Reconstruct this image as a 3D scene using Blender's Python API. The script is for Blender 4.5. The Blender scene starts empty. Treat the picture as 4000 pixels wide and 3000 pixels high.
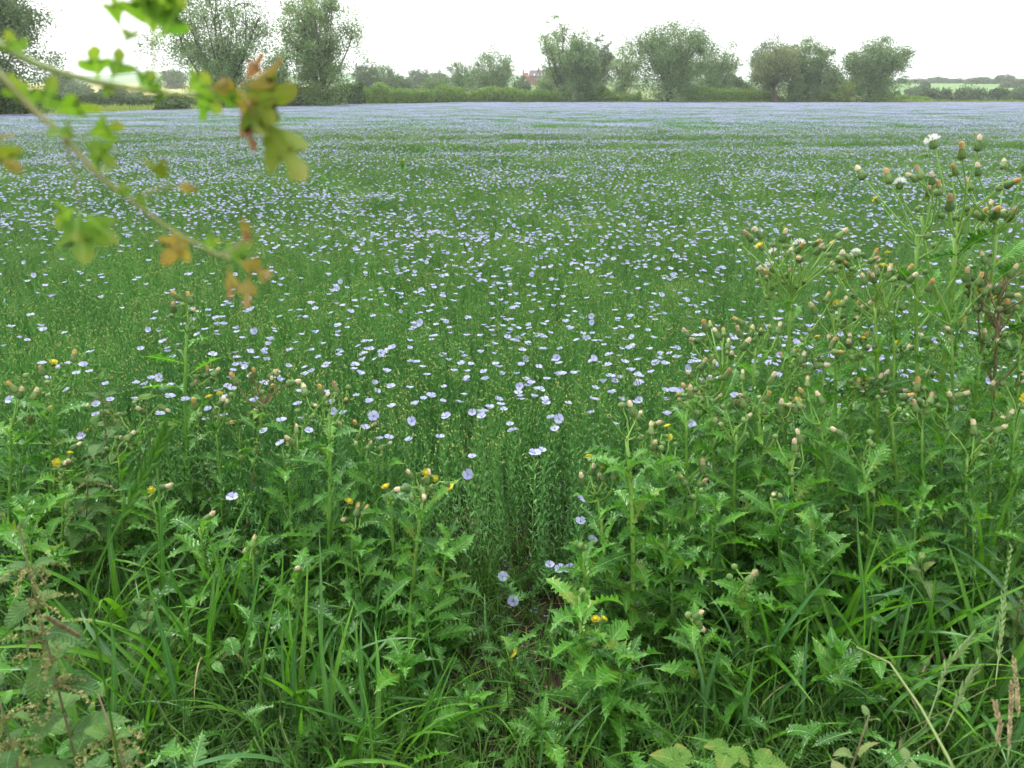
import bpy, math, random
import numpy as np
from mathutils import Vector, Matrix, Euler

# ------------------------------------------------------------------ scene, camera, sky, sun
sc = bpy.context.scene
COL = sc.collection
CAMH, F = 1.65, 2800.0                       # eye height; focal length in photo pixels (4000 wide)
PITCH = math.atan(1125.0 / F)                # horizon lies at photo row 375
SP, CP = math.sin(PITCH), math.cos(PITCH)
cam = bpy.data.cameras.new('camera')
cam.sensor_width = 36.0
cam.lens = 36.0 * F / 4000.0
cam.clip_start, cam.clip_end = 0.02, 8000.0
cam.dof.use_dof = True
cam.dof.focus_distance = 3.2
cam.dof.aperture_fstop = 7.5
camo = bpy.data.objects.new('camera', cam)
COL.objects.link(camo)
camo.location = (0, 0, CAMH)
camo.rotation_euler = (math.pi / 2 - PITCH, 0, 0)
sc.camera = camo

SUN_EL, SUN_AZ = math.radians(58), math.radians(-35)   # azimuth from +Y towards +X
world = bpy.data.worlds.new('World')
sc.world = world
world.use_nodes = True
wn, wl = world.node_tree.nodes, world.node_tree.links
wn.clear()
w_out = wn.new('ShaderNodeOutputWorld')
w_bg = wn.new('ShaderNodeBackground')
w_sky = wn.new('ShaderNodeTexSky')
w_sky.sky_type = 'NISHITA'
w_sky.sun_disc = False
w_sky.sun_elevation = SUN_EL
w_sky.sun_rotation = SUN_AZ
w_sky.air_density, w_sky.dust_density, w_sky.ozone_density = 1.0, 6.0, 1.0
w_mix = wn.new('ShaderNodeMixRGB')           # cloud cover: an even pale veil over the clear sky
w_mix.inputs[0].default_value = 0.9
w_mix.inputs[2].default_value = (11.4, 11.5, 11.7, 1)
wl.new(w_sky.outputs[0], w_mix.inputs[1])
wl.new(w_mix.outputs[0], w_bg.inputs[0])
w_bg.inputs[1].default_value = 0.08
wl.new(w_bg.outputs[0], w_out.inputs[0])

sun = bpy.data.lights.new('sun', 'SUN')
sun.energy, sun.angle, sun.color = 1.5, math.radians(10), (1.0, 0.97, 0.91)
suno = bpy.data.objects.new('sun', sun)
COL.objects.link(suno)
sd = Vector((math.sin(SUN_AZ) * math.cos(SUN_EL), math.cos(SUN_AZ) * math.cos(SUN_EL), math.sin(SUN_EL)))
suno.rotation_euler = sd.to_track_quat('Z', 'Y').to_euler()
suno.location = (0, 0, 60)

sc.view_settings.view_transform = 'Standard'
sc.view_settings.look = 'None'
sc.view_settings.exposure = 1.25
sc.view_settings.gamma = 1.0
sc.view_settings.use_curve_mapping = False
sc.render.engine = 'CYCLES'
cy = sc.cycles
cy.max_bounces, cy.diffuse_bounces, cy.glossy_bounces = 4, 2, 1
cy.transmission_bounces, cy.transparent_max_bounces, cy.volume_bounces = 4, 8, 1
cy.use_denoising = True
cy.use_adaptive_sampling = True
cy.adaptive_threshold = 0.05
cy.caustics_reflective = cy.caustics_refractive = False

# ------------------------------------------------------------------ picture geometry helpers
S2 = 4000.0 / 2212.0
def ray(px, py):
    a, b = (px - 2000.0) / F, (1500.0 - py) / F
    return np.array([a, CP + b * SP, -SP + b * CP])
def ground(px, py, z=0.0):
    d = ray(px, py); t = (z - CAMH) / d[2]
    return np.array([0, 0, CAMH]) + d * t
def at_y(px, py, Y):
    d = ray(px, py); t = Y / d[1]
    return np.array([0, 0, CAMH]) + d * t
def at_d(px, py, D):
    d = ray(px, py); d = d / np.linalg.norm(d)
    return np.array([0, 0, CAMH]) + d * D

def smooth(a, b, x):
    t = np.clip((np.asarray(x, float) - a) / (b - a), 0, 1)
    return t * t * (3 - 2 * t)
def vnoise(x, y, s, seed=0):
    x = np.asarray(x, float) / s; y = np.asarray(y, float) / s
    xi, yi = np.floor(x).astype(np.int64), np.floor(y).astype(np.int64)
    fx, fy = x - xi, y - yi
    fx, fy = fx * fx * (3 - 2 * fx), fy * fy * (3 - 2 * fy)
    def h(i, j):
        n = (i * 374761393 + j * 668265263 + seed * 1442695041) & 0x7fffffff
        n = ((n ^ (n >> 13)) * 1274126177) & 0x7fffffff
        return ((n ^ (n >> 16)) & 0xffff) / 65535.0
    return (h(xi, yi) * (1 - fx) + h(xi + 1, yi) * fx) * (1 - fy) + (h(xi, yi + 1) * (1 - fx) + h(xi + 1, yi + 1) * fx) * fy
def terr(x, y):
    x = np.asarray(x, float); y = np.asarray(y, float)
    h = 8.6 * smooth(190, 460, y) + 1.6 * (vnoise(x, y, 160, 3) - .5) * smooth(200, 420, y)
    h = h - 1.5 * smooth(500, 900, y)
    h = h + 0.05 * (vnoise(x, y, 9, 5) - .5) * smooth(4, 12, y)
    return h

# ------------------------------------------------------------------ materials
def newmat(name):
    m = bpy.data.materials.new(name); m.use_nodes = True
    n = m.node_tree.nodes; n.clear()
    return m, n, m.node_tree.links
def ramp(n, stops):
    r = n.new('ShaderNodeValToRGB'); e = r.color_ramp.elements
    while len(e) < len(stops): e.new(0.5)
    for i, (p, c) in enumerate(stops):
        e[i].position = p; e[i].color = (*c, 1)
    return r
def mathn(n, l, op, a, b=None, c=None):
    m = n.new('ShaderNodeMath'); m.operation = op
    for i, v in enumerate((a, b, c)):
        if v is None: continue
        if isinstance(v, (int, float)): m.inputs[i].default_value = v
        else: l.new(v, m.inputs[i])
    return m.outputs[0]
def mixc(n, l, fac, a, b, mode='MIX'):
    m = n.new('ShaderNodeMixRGB'); m.blend_type = mode
    for i, v in enumerate((fac, a, b)):
        if isinstance(v, (int, float)): m.inputs[i].default_value = v
        elif isinstance(v, tuple): m.inputs[i].default_value = (*v, 1)
        else: l.new(v, m.inputs[i])
    return m.outputs[0]
def finish(n, l, col, rough=.55, spec=.4, trans=0.0, tcol=None, bump=None, sheen=0):
    o = n.new('ShaderNodeOutputMaterial'); p = n.new('ShaderNodeBsdfPrincipled')
    if isinstance(col, tuple): p.inputs['Base Color'].default_value = (*col, 1)
    else: l.new(col, p.inputs['Base Color'])
    if isinstance(rough, (int, float)): p.inputs['Roughness'].default_value = rough
    else: l.new(rough, p.inputs['Roughness'])
    p.inputs['Specular IOR Level'].default_value = spec
    if bump is not None: l.new(bump, p.inputs['Normal'])
    if trans > 0:
        t = n.new('ShaderNodeBsdfTranslucent'); mx = n.new('ShaderNodeMixShader')
        mx.inputs[0].default_value = trans
        c2 = tcol if tcol is not None else col
        if isinstance(c2, tuple): t.inputs[0].default_value = (*c2, 1)
        else: l.new(c2, t.inputs[0])
        l.new(p.outputs[0], mx.inputs[1]); l.new(t.outputs[0], mx.inputs[2]); l.new(mx.outputs[0], o.inputs[0])
    else:
        l.new(p.outputs[0], o.inputs[0])
def leaf_mat(name, c_lo, c_hi, rib=None, ribw=.05, veins=0.0, rough=.42, spec=.5, trans=.3, island=False, tip=None, hue2=None, noise=14.0):
    m, n, l = newmat(name)
    if island:
        g = n.new('ShaderNodeNewGeometry'); rnd = g.outputs['Random Per Island']
    else:
        oi = n.new('ShaderNodeObjectInfo'); rnd = oi.outputs['Random']
    tc = n.new('ShaderNodeTexCoord')
    nz = n.new('ShaderNodeTexNoise'); nz.inputs['Scale'].default_value = noise; nz.inputs['Detail'].default_value = 1
    l.new(tc.outputs['Object'], nz.inputs['Vector'])
    f = mathn(n, l, 'ADD', mathn(n, l, 'MULTIPLY', rnd, .75), mathn(n, l, 'MULTIPLY', mathn(n, l, 'SUBTRACT', nz.outputs[0], .5), 1.1))
    f = mathn(n, l, 'ADD', f, .12)
    r = ramp(n, [(0, c_lo), (1, c_hi)] if hue2 is None else [(0, c_lo), (.8, c_hi), (1, hue2)])
    l.new(f, r.inputs[0]); col = r.outputs[0]
    bump = None
    if rib is not None or tip is not None:
        uv = n.new('ShaderNodeUVMap'); sx = n.new('ShaderNodeSeparateXYZ'); l.new(uv.outputs[0], sx.inputs[0])
        du = mathn(n, l, 'ABSOLUTE', mathn(n, l, 'SUBTRACT', sx.outputs[0], .5))
        if tip is not None:
            tf = n.new('ShaderNodeMapRange'); tf.inputs[1].default_value = .55; tf.inputs[2].default_value = 1.05
            l.new(mathn(n, l, 'ADD', sx.outputs[1], mathn(n, l, 'MULTIPLY', mathn(n, l, 'SUBTRACT', nz.outputs[0], .5), .6)), tf.inputs[0])
            col = mixc(n, l, tf.outputs[0], col, tip)
        if veins > 0:
            wv = mathn(n, l, 'SINE', mathn(n, l, 'MULTIPLY', mathn(n, l, 'SUBTRACT', sx.outputs[1], mathn(n, l, 'MULTIPLY', du, .55)), 62))
            vm = n.new('ShaderNodeMapRange'); vm.inputs[1].default_value = .86; vm.inputs[2].default_value = 1.0
            l.new(wv, vm.inputs[0])
            col = mixc(n, l, mathn(n, l, 'MULTIPLY', vm.outputs[0], veins), col, rib or c_hi)
            bp = n.new('ShaderNodeBump'); bp.inputs['Strength'].default_value = .35; bp.inputs['Distance'].default_value = .004
            l.new(mathn(n, l, 'ADD', wv, mathn(n, l, 'MULTIPLY', nz.outputs[0], 2.0)), bp.inputs['Height']); bump = bp.outputs[0]
        if rib is not None:
            rm = n.new('ShaderNodeMapRange'); rm.inputs[1].default_value = ribw; rm.inputs[2].default_value = ribw * .45
            l.new(mathn(n, l, 'ADD', du, mathn(n, l, 'MULTIPLY', sx.outputs[1], ribw * .5)), rm.inputs[0])
            col = mixc(n, l, rm.outputs[0], col, rib)
    tc2 = mixc(n, l, 1.0, col, (1.25, 1.3, .55), 'MULTIPLY')
    finish(n, l, col, rough, spec, trans, tc2, bump)
    return m
def plain(name, lo, hi, scale=6.0, rough=.7, spec=.3, trans=0.0, obj=True, rnd=.5, bump=0.0, stretch=None):
    m, n, l = newmat(name)
    tc = n.new('ShaderNodeTexCoord'); nz = n.new('ShaderNodeTexNoise')
    nz.inputs['Scale'].default_value = scale; nz.inputs['Detail'].default_value = 5
    if stretch:
        mp = n.new('ShaderNodeMapping'); mp.inputs['Scale'].default_value = stretch
        l.new(tc.outputs['Object'], mp.inputs[0]); l.new(mp.outputs[0], nz.inputs['Vector'])
    else:
        l.new(tc.outputs['Object'], nz.inputs['Vector'])
    oi = n.new('ShaderNodeObjectInfo')
    f = mathn(n, l, 'ADD', nz.outputs[0], mathn(n, l, 'MULTIPLY', mathn(n, l, 'SUBTRACT', oi.outputs['Random'], .5), rnd))
    r = ramp(n, [(.25, lo), (.75, hi)]); l.new(f, r.inputs[0])
    b = None
    if bump:
        bp = n.new('ShaderNodeBump'); bp.inputs['Strength'].default_value = bump; bp.inputs['Distance'].default_value = .02
        l.new(nz.outputs[0], bp.inputs['Height']); b = bp.outputs[0]
    finish(n, l, r.outputs[0], rough, spec, trans, None, b)
    return m

M = {}
M['thistle_leaf'] = leaf_mat('thistle_leaf', (.023, .12, .015), (.115, .345, .034), rib=(.28, .43, .16), ribw=.036, veins=.2, rough=.32, spec=.5, trans=.38, noise=25, hue2=(.22, .33, .04))
M['thistle_stem'] = plain('thistle_stem', (.13, .3, .045), (.24, .42, .07), 9, .45, .45, .12, rnd=.35, stretch=(6, 6, .8))
M['thistle_stem_red'] = plain('thistle_stem_red', (.17, .2, .07), (.24, .13, .08), 6, .5, .4, .08, rnd=.3, stretch=(5, 5, .8))
M['involucre'] = plain('involucre', (.075, .15, .035), (.16, .25, .07), 60, .6, .3, .05)
M['tuft_cream'] = plain('tuft_cream', (.6, .5, .29), (.74, .66, .46), 40, .7, .2, .25)
M['tuft_orange'] = plain('tuft_orange', (.45, .29, .09), (.58, .42, .17), 40, .7, .2, .2)
M['tuft_brown'] = plain('tuft_brown', (.32, .23, .12), (.45, .36, .22), 40, .8, .2, .1)
M['tuft_yellow'] = plain('tuft_yellow', (.6, .5, .025), (.7, .6, .05), 40, .6, .2, .25)
M['pappus'] = plain('pappus', (.75, .75, .72), (.85, .85, .82), 60, .8, .2, .4)
M['nettle_leaf'] = leaf_mat('nettle_leaf', (.04, .125, .025), (.1, .22, .035), rib=(.14, .26, .07), ribw=.03, veins=.4, rough=.55, spec=.35, trans=.28, noise=20)
M['nettle_young'] = leaf_mat('nettle_young', (.12, .22, .06), (.2, .26, .08), rib=(.22, .3, .12), ribw=.03, veins=.4, rough=.55, spec=.35, trans=.3, tip=(.2, .16, .07))
M['nettle_stem'] = plain('nettle_stem', (.13, .17, .06), (.18, .13, .08), 14, .6, .3)
M['catkin'] = plain('catkin', (.2, .24, .08), (.33, .32, .13), 50, .9, .1, .15)
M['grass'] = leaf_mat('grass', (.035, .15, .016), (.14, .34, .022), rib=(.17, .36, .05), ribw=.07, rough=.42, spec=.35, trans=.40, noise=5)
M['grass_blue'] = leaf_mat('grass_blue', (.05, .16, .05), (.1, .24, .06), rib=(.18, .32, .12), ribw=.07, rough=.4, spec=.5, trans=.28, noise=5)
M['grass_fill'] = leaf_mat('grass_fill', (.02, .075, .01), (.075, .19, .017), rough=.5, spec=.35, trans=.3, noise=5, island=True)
M['straw'] = plain('straw', (.14, .12, .055), (.3, .26, .13), 8, .8, .2, .1)
M['dry_stalk'] = plain('dry_stalk', (.13, .21, .06), (.22, .28, .1), 6, .6, .3, .1)
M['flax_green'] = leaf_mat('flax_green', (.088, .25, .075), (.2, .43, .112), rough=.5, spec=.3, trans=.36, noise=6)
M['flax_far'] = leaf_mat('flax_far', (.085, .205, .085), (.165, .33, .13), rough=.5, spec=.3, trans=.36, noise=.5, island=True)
M['flax_capsule'] = plain('flax_capsule', (.2, .3, .07), (.34, .4, .1), 30, .5, .35, .1)
def petal_mat():
    m, n, l = newmat('flax_petal')
    oi = n.new('ShaderNodeObjectInfo'); g = n.new('ShaderNodeNewGeometry')
    r = ramp(n, [(0, (.34, .355, .62)), (.6, (.44, .46, .70)), (1, (.54, .56, .77))])
    l.new(mathn(n, l, 'FRACT', mathn(n, l, 'ADD', oi.outputs['Random'], g.outputs['Random Per Island'])), r.inputs[0])
    finish(n, l, r.outputs[0], .55, .25, .32)
    return m
M['petal'] = petal_mat()
M['fallen_petal'] = plain('fallen_petal', (.25, .28, .6), (.42, .45, .75), 30, .7, .2, .1)
M['hawthorn_leaf'] = leaf_mat('hawthorn_leaf', (.11, .26, .03), (.22, .38, .04), rib=(.28, .42, .1), ribw=.04, veins=.25, rough=.55, spec=.2, trans=.45, noise=30, tip=(.3, .3, .05))
M['hawthorn_red'] = leaf_mat('hawthorn_red', (.28, .24, .05), (.38, .31, .07), rib=(.34, .3, .1), ribw=.04, veins=.2, rough=.6, spec=.2, trans=.38, noise=40, tip=(.34, .13, .06))
M['hawthorn_brown'] = leaf_mat('hawthorn_brown', (.25, .12, .05), (.36, .2, .08), rough=.6, trans=.25, noise=40, rib=(.3, .18, .08), ribw=.04)
M['hawthorn_gall'] = leaf_mat('hawthorn_yellow', (.13, .21, .02), (.22, .28, .03), rib=(.2, .25, .05), ribw=.04, rough=.6, spec=.15, trans=.45, noise=30, tip=(.22, .2, .04))
M['hawthorn_twig'] = plain('hawthorn_twig', (.18, .26, .07), (.3, .25, .11), 18, .55, .4)
M['bramble_leaf'] = leaf_mat('bramble_leaf', (.07, .18, .025), (.13, .25, .04), rib=(.2, .3, .08), ribw=.04, veins=.5, rough=.6, spec=.2, trans=.32, noise=20, tip=(.22, .2, .05))
M['bark'] = plain('bark', (.07, .06, .045), (.16, .135, .1), 5, .9, .1, bump=.5, stretch=(3, 3, .6))
def foliage(name, lo, hi, trans=.28, third=None):
    return leaf_mat(name, lo, hi, rough=.5, spec=.4, trans=trans, island=True, hue2=third, noise=.7)  # coarse noise puts the light and shade of leaf clumps into the colour
M['willow'] = foliage('willow_foliage', (.06, .125, .045), (.175, .28, .115), third=(.27, .38, .2))
M['willow_light'] = foliage('willow_light_foliage', (.085, .16, .055), (.225, .335, .14), third=(.33, .44, .24))
M['willow_brown'] = foliage('willow_brown_foliage', (.11, .15, .065), (.21, .25, .125), third=(.28, .31, .18))
M['dark_tree'] = foliage('dark_foliage', (.04, .08, .035), (.1, .16, .06))
M['mid_tree'] = foliage('mid_foliage', (.07, .13, .06), (.16, .23, .115))
M['hedge_dark'] = foliage('hedge_dark_foliage', (.035, .075, .025), (.1, .16, .045))
M['hedge_light'] = foliage('hedge_light_foliage', (.075, .17, .03), (.2, .33, .06), third=(.28, .29, .1))
M['weed_light'] = foliage('weed_foliage', (.14, .22, .05), (.3, .38, .1), third=(.36, .34, .16))
M['brick_wall'] = plain('brick_wall', (.2, .065, .04), (.27, .1, .06), 3, .85, .2)
M['roof_tile'] = plain('roof_tile', (.06, .05, .06), (.1, .08, .09), 4, .8, .2)
M['white_paint'] = plain('white_paint', (.75, .76, .78), (.82, .82, .84), 4, .5, .4)
M['window_glass'] = plain('window_glass', (.2, .22, .25), (.3, .33, .36), 2, .1, .8)

# ------------------------------------------------------------------ mesh helpers
class MB:
    """collects faces of one mesh, with a material slot and uv for each"""
    def __init__(s): s.v, s.f, s.m, s.uv, s.n = [], [], [], [], 0
    def add(s, V, Fc, mat=0, uv=None):
        V = np.asarray(V, float); o = s.n
        s.v.append(V); s.n += len(V)
        s.uv.append(np.asarray(uv, float) if uv is not None else np.full((len(V), 2), .25))
        for f in Fc: s.f.append(tuple(int(i) + o for i in f)); s.m.append(mat)
    def mesh(s, name, mats, smooth_=True):
        me = bpy.data.meshes.new(name)
        V = np.concatenate(s.v) if s.v else np.zeros((0, 3))
        me.from_pydata(V.tolist(), [], s.f)
        U = np.concatenate(s.uv)
        lv = np.empty(len(me.loops), np.int32); me.loops.foreach_get('vertex_index', lv)
        me.uv_layers.new(name='UVMap').data.foreach_set('uv', U[lv].astype(np.float32).ravel())
        me.polygons.foreach_set('material_index', np.array(s.m, np.int32))
        me.polygons.foreach_set('use_smooth', np.full(len(s.f), smooth_))
        for m in (mats if isinstance(mats, (list, tuple)) else [mats]): me.materials.append(m)
        return me
def quads_mesh(name, V, mat):
    """V: (N,4,3) loose quads, fast"""
    N = len(V); me = bpy.data.meshes.new(name)
    me.vertices.add(N * 4); me.loops.add(N * 4); me.polygons.add(N)
    me.vertices.foreach_set('co', np.ascontiguousarray(V, np.float32).ravel())
    me.loops.foreach_set('vertex_index', np.arange(N * 4, dtype=np.int32))
    me.polygons.foreach_set('loop_start', np.arange(0, N * 4, 4, dtype=np.int32))
    me.materials.append(mat); me.update(); return me
def tube(path, rad, sides=6, cap=True):
    P = np.asarray(path, float); n = len(P)
    rad = np.broadcast_to(np.asarray(rad, float), (n,))
    T = np.gradient(P, axis=0); T /= np.linalg.norm(T, axis=1)[:, None] + 1e-9
    up = np.array([0, 0, 1.]) if abs(T[0][2]) < .9 else np.array([1., 0, 0])
    A = np.cross(T, up); A /= np.linalg.norm(A, axis=1)[:, None] + 1e-9
    B = np.cross(T, A)
    ang = np.arange(sides) * 2 * math.pi / sides
    V = P[:, None] + rad[:, None, None] * (np.cos(ang)[None, :, None] * A[:, None] + np.sin(ang)[None, :, None] * B[:, None])
    V = V.reshape(-1, 3); Fc = []
    for i in range(n - 1):
        for j in range(sides):
            k = (j + 1) % sides
            Fc.append((i * sides + j, i * sides + k, (i + 1) * sides + k, (i + 1) * sides + j))
    if cap: Fc.append(tuple((n - 1) * sides + j for j in range(sides)))
    return V, Fc
def lathe(prof, sides=8):
    V, Fc = [], []
    for r, z in prof:
        for j in range(sides):
            a = 2 * math.pi * j / sides; V.append((r * math.cos(a), r * math.sin(a), z))
    for i in range(len(prof) - 1):
        for j in range(sides):
            k = (j + 1) % sides
            Fc.append((i * sides + j, i * sides + k, (i + 1) * sides + k, (i + 1) * sides + j))
    return np.array(V), Fc
def curve(p0, p1, bend, n, side=None):
    p0, p1 = np.asarray(p0, float), np.asarray(p1, float)
    t = np.linspace(0, 1, n)[:, None]
    return p0 + (p1 - p0) * t + np.asarray(bend, float) * (4 * t * (1 - t))
def obj(name, me, parent=None, loc=None, rot=None, scale=None):
    o = bpy.data.objects.new(name, me); COL.objects.link(o)
    if parent is not None: o.parent = parent
    if loc is not None: o.location = loc
    if rot is not None: o.rotation_euler = rot
    if scale is not None: o.scale = (scale,) * 3 if isinstance(scale, (int, float)) else scale
    return o
def thing(name, label, cat, loc=(0, 0, 0), group=None, rz=0.0):
    o = bpy.data.objects.new(name, None); COL.objects.link(o)
    o.empty_display_size = .05; o.location = loc; o.rotation_euler = (0, 0, rz)
    return tag(o, label, cat, group)
def tag(o, label=None, cat=None, group=None, kind=None):
    if label: o['label'] = label
    if cat: o['category'] = cat
    if group: o['group'] = group
    if kind: o['kind'] = kind
    return o
def scatter(name, protos, P, R, Sc, I, label, kind='stuff', cat=None):
    """one object of uncountable stuff: prototypes set on points by geometry nodes"""
    c = bpy.data.collections.new(name + '_source')
    for i, me in enumerate(protos):
        c.objects.link(bpy.data.objects.new('%s_source_%02d' % (name, i), me))
    me = bpy.data.meshes.new(name); n = len(P)
    me.vertices.add(n); me.vertices.foreach_set('co', np.ascontiguousarray(P, np.float32).ravel())
    for nm, typ, arr, key in (('rot', 'FLOAT_VECTOR', R, 'vector'), ('scl', 'FLOAT_VECTOR', Sc, 'vector'), ('idx', 'INT', I, 'value')):
        a = me.attributes.new(nm, typ, 'POINT')
        a.data.foreach_set(key, np.ascontiguousarray(arr, np.int32 if typ == 'INT' else np.float32).ravel())
    o = obj(name, me); tag(o, label, cat, None, kind)
    ng = bpy.data.node_groups.new(name, 'GeometryNodeTree')
    ng.interface.new_socket('Geometry', in_out='INPUT', socket_type='NodeSocketGeometry')
    ng.interface.new_socket('Geometry', in_out='OUTPUT', socket_type='NodeSocketGeometry')
    n_, l_ = ng.nodes, ng.links
    gi, go = n_.new('NodeGroupInput'), n_.new('NodeGroupOutput')
    ip, ci = n_.new('GeometryNodeInstanceOnPoints'), n_.new('GeometryNodeCollectionInfo')
    ci.inputs[0].default_value = c; ci.inputs[1].default_value = True; ci.inputs[2].default_value = True
    def attr(nm, t):
        a = n_.new('GeometryNodeInputNamedAttribute'); a.data_type = t; a.inputs[0].default_value = nm; return a.outputs[0]
    e2r = n_.new('FunctionNodeEulerToRotation')
    l_.new(attr('rot', 'FLOAT_VECTOR'), e2r.inputs[0]); l_.new(e2r.outputs[0], ip.inputs['Rotation'])
    l_.new(attr('scl', 'FLOAT_VECTOR'), ip.inputs['Scale']); l_.new(attr('idx', 'INT'), ip.inputs['Instance Index'])
    ip.inputs['Pick Instance'].default_value = True
    l_.new(gi.outputs[0], ip.inputs['Points']); l_.new(ci.outputs[0], ip.inputs['Instance']); l_.new(ip.outputs[0], go.inputs[0])
    md = o.modifiers.new('scatter', 'NODES'); md.node_group = ng
    return o

# ------------------------------------------------------------------ ground, far fields, hills
def ground_sheet(name, xs, ys, dz, mat, mask=None):
    X, Y = np.meshgrid(xs, ys); Z = terr(X, Y) + dz
    V = np.stack([X, Y, Z], -1).reshape(-1, 3); nx = len(xs); Fc = []
    for j in range(len(ys) - 1):
        for i in range(nx - 1):
            if mask is None or mask((xs[i] + xs[i + 1]) / 2, (ys[j] + ys[j + 1]) / 2):
                Fc.append((j * nx + i, j * nx + i + 1, (j + 1) * nx + i + 1, (j + 1) * nx + i))
    b = MB(); b.add(V, Fc); return obj(name, b.mesh(name, mat))
def soil_mat():
    m, n, l = newmat('ground_soil')
    tc = n.new('ShaderNodeTexCoord'); nz = n.new('ShaderNodeTexNoise'); nz.inputs['Scale'].default_value = 7; nz.inputs['Detail'].default_value = 10
    nb = n.new('ShaderNodeTexNoise'); nb.inputs['Scale'].default_value = .02; nb.inputs['Detail'].default_value = 4
    l.new(tc.outputs['Object'], nz.inputs['Vector']); l.new(tc.outputs['Object'], nb.inputs['Vector'])
    r = ramp(n, [(.3, (.02, .016, .011)), (.55, (.042, .033, .022)), (.75, (.08, .062, .038))]); l.new(nz.outputs[0], r.inputs[0])
    g = ramp(n, [(.35, (.09, .15, .05)), (.65, (.17, .2, .07))]); l.new(nb.outputs[0], g.inputs[0])
    sx = n.new('ShaderNodeSeparateXYZ'); l.new(tc.outputs['Object'], sx.inputs[0])
    mr = n.new('ShaderNodeMapRange'); mr.inputs[1].default_value = 30; mr.inputs[2].default_value = 45; l.new(sx.outputs[1], mr.inputs[0])
    bp = n.new('ShaderNodeBump'); bp.inputs['Strength'].default_value = .8; bp.inputs['Distance'].default_value = .03; l.new(nz.outputs[0], bp.inputs['Height'])
    finish(n, l, mixc(n, l, mr.outputs[0], r.outputs[0], g.outputs[0]), .95, .1, bump=bp.outputs[0])
    return m
M['soil'] = soil_mat()
gx = np.unique(np.concatenate([np.linspace(-1500, -300, 28), np.linspace(-300, 300, 61), np.linspace(300, 1500, 28), np.linspace(-3, 3, 25)]))
gy = np.unique(np.concatenate([np.linspace(-200, -10, 10), np.linspace(-10, 10, 41), np.linspace(10, 130, 25), np.linspace(130, 560, 60), np.linspace(560, 1400, 20)]))
tag(ground_sheet('ground', gx, gy, 0, M['soil']), 'brown soil and rough grass of the ground reaching the horizon', kind='structure')
M['wheat'] = plain('wheat_field', (.36, .33, .13), (.44, .4, .17), .05, .9, .1)
M['far_green'] = plain('far_green_field', (.1, .2, .07), (.15, .25, .09), .03, .9, .1)
tag(ground_sheet('wheat_field', np.linspace(-330, -95, 34), np.linspace(240, 470, 34), .25, M['wheat']), 'pale yellow wheat field on the rise behind the flax', kind='structure')
tag(ground_sheet('pasture_field', np.linspace(120, 420, 40), np.linspace(215, 500, 40), .25, M['far_green']), 'smooth green field on the far slope', kind='structure')
def hills():
    b = MB(); xs = np.linspace(-1480, 1480, 120)
    hh = 16 + 20 * vnoise(xs, xs * 0, 450, 11) + 6 * vnoise(xs, xs * 0, 130, 12)
    V = []
    for x, h in zip(xs, hh):
        for y, k in ((880, -.05), (1000, .55), (1150, 1.0), (1350, .4)): V.append((x, y, h * k))
    Fc = [(i * 4 + k, (i + 1) * 4 + k, (i + 1) * 4 + k + 1, i * 4 + k + 1) for i in range(119) for k in range(3)]
    b.add(V, Fc); return obj('hills', b.mesh('hills', M['far_green']))
tag(hills(), 'low hills on the far horizon', kind='structure')

# ------------------------------------------------------------------ extent of the flax field
FH = 0.62
_e = [(0, 449), (620, 430), (1130, 414.5), (1300, 410), (1700, 403)]
_L = np.array([ground(px, py, FH)[:2] for px, py in _e])
FAR_Y = ground(2400, 400.3, FH)[1]
def field_inside(x, y):
    lx = np.interp(y, np.concatenate([[0], _L[:, 1], [FAR_Y]]), np.concatenate([[-31], _L[:, 0], [_L[-1, 0] + 3]]))
    return (x > lx) & (y < FAR_Y + .04 * x * 0)
def near_edge(x):
    """distance at which the crop begins"""
    x = np.asarray(x, float)
    return 2.06 - .15 * np.exp(-((x - .10) / .24) ** 2) + .10 * np.sin(x * 3.1 + .4) + .32 * smooth(.35, 1.1, x) + .22 * smooth(-.35, -1.2, x) + .1 * (vnoise(x, x * 0, .25, 4) - .5)
def tram(x, y):
    """1 inside the wheel track lines where the crop stands low and without flowers"""
    x = np.asarray(x, float); y = np.asarray(y, float)
    c1 = 15.6 + .10 * x - .004 * x * x + 1.0 * np.sin(x * .21)
    c2 = 19.2 + .06 * x + .9 * np.sin(x * .17 + 1.2)
    a = np.exp(-((y - c1) / .8) ** 2) * smooth(.30, .52, vnoise(x, y, 3.5, 21) + .15)
    b = np.exp(-((y - c2) / .7) ** 2) * smooth(.5, .75, vnoise(x, y, 4.5, 22))
    return np.clip(a + b, 0, 1)
def canopy(x, y):
    return terr(x, y) + FH + .10 * (vnoise(x, y, 2.2, 7) - .5) + .07 * (vnoise(x, y, .6, 8) - .5) - .28 * tram(x, y)
def bloom(x, y):
    v = .55 * vnoise(x, y, 2.6, 31) + .45 * vnoise(x, y, .8, 32)
    d = .30 + .70 * smooth(.2, .68, v)
    lo = smooth(-.8, -2.5, x) * smooth(5.5, 4, y)             # capsule-laden patch with few flowers
    edge = smooth(2.1, 2.9, y)
    return np.clip(d * (1 - .55 * lo) * (.42 + .2 * edge + .38 * smooth(3.2, 6.5, y)) * (1 - .9 * tram(x, y)), 0, 1)
def in_view(x, y, m=.12):
    return np.abs(x) < (y * CP + .6) * (.7143 + m) + .15

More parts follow.
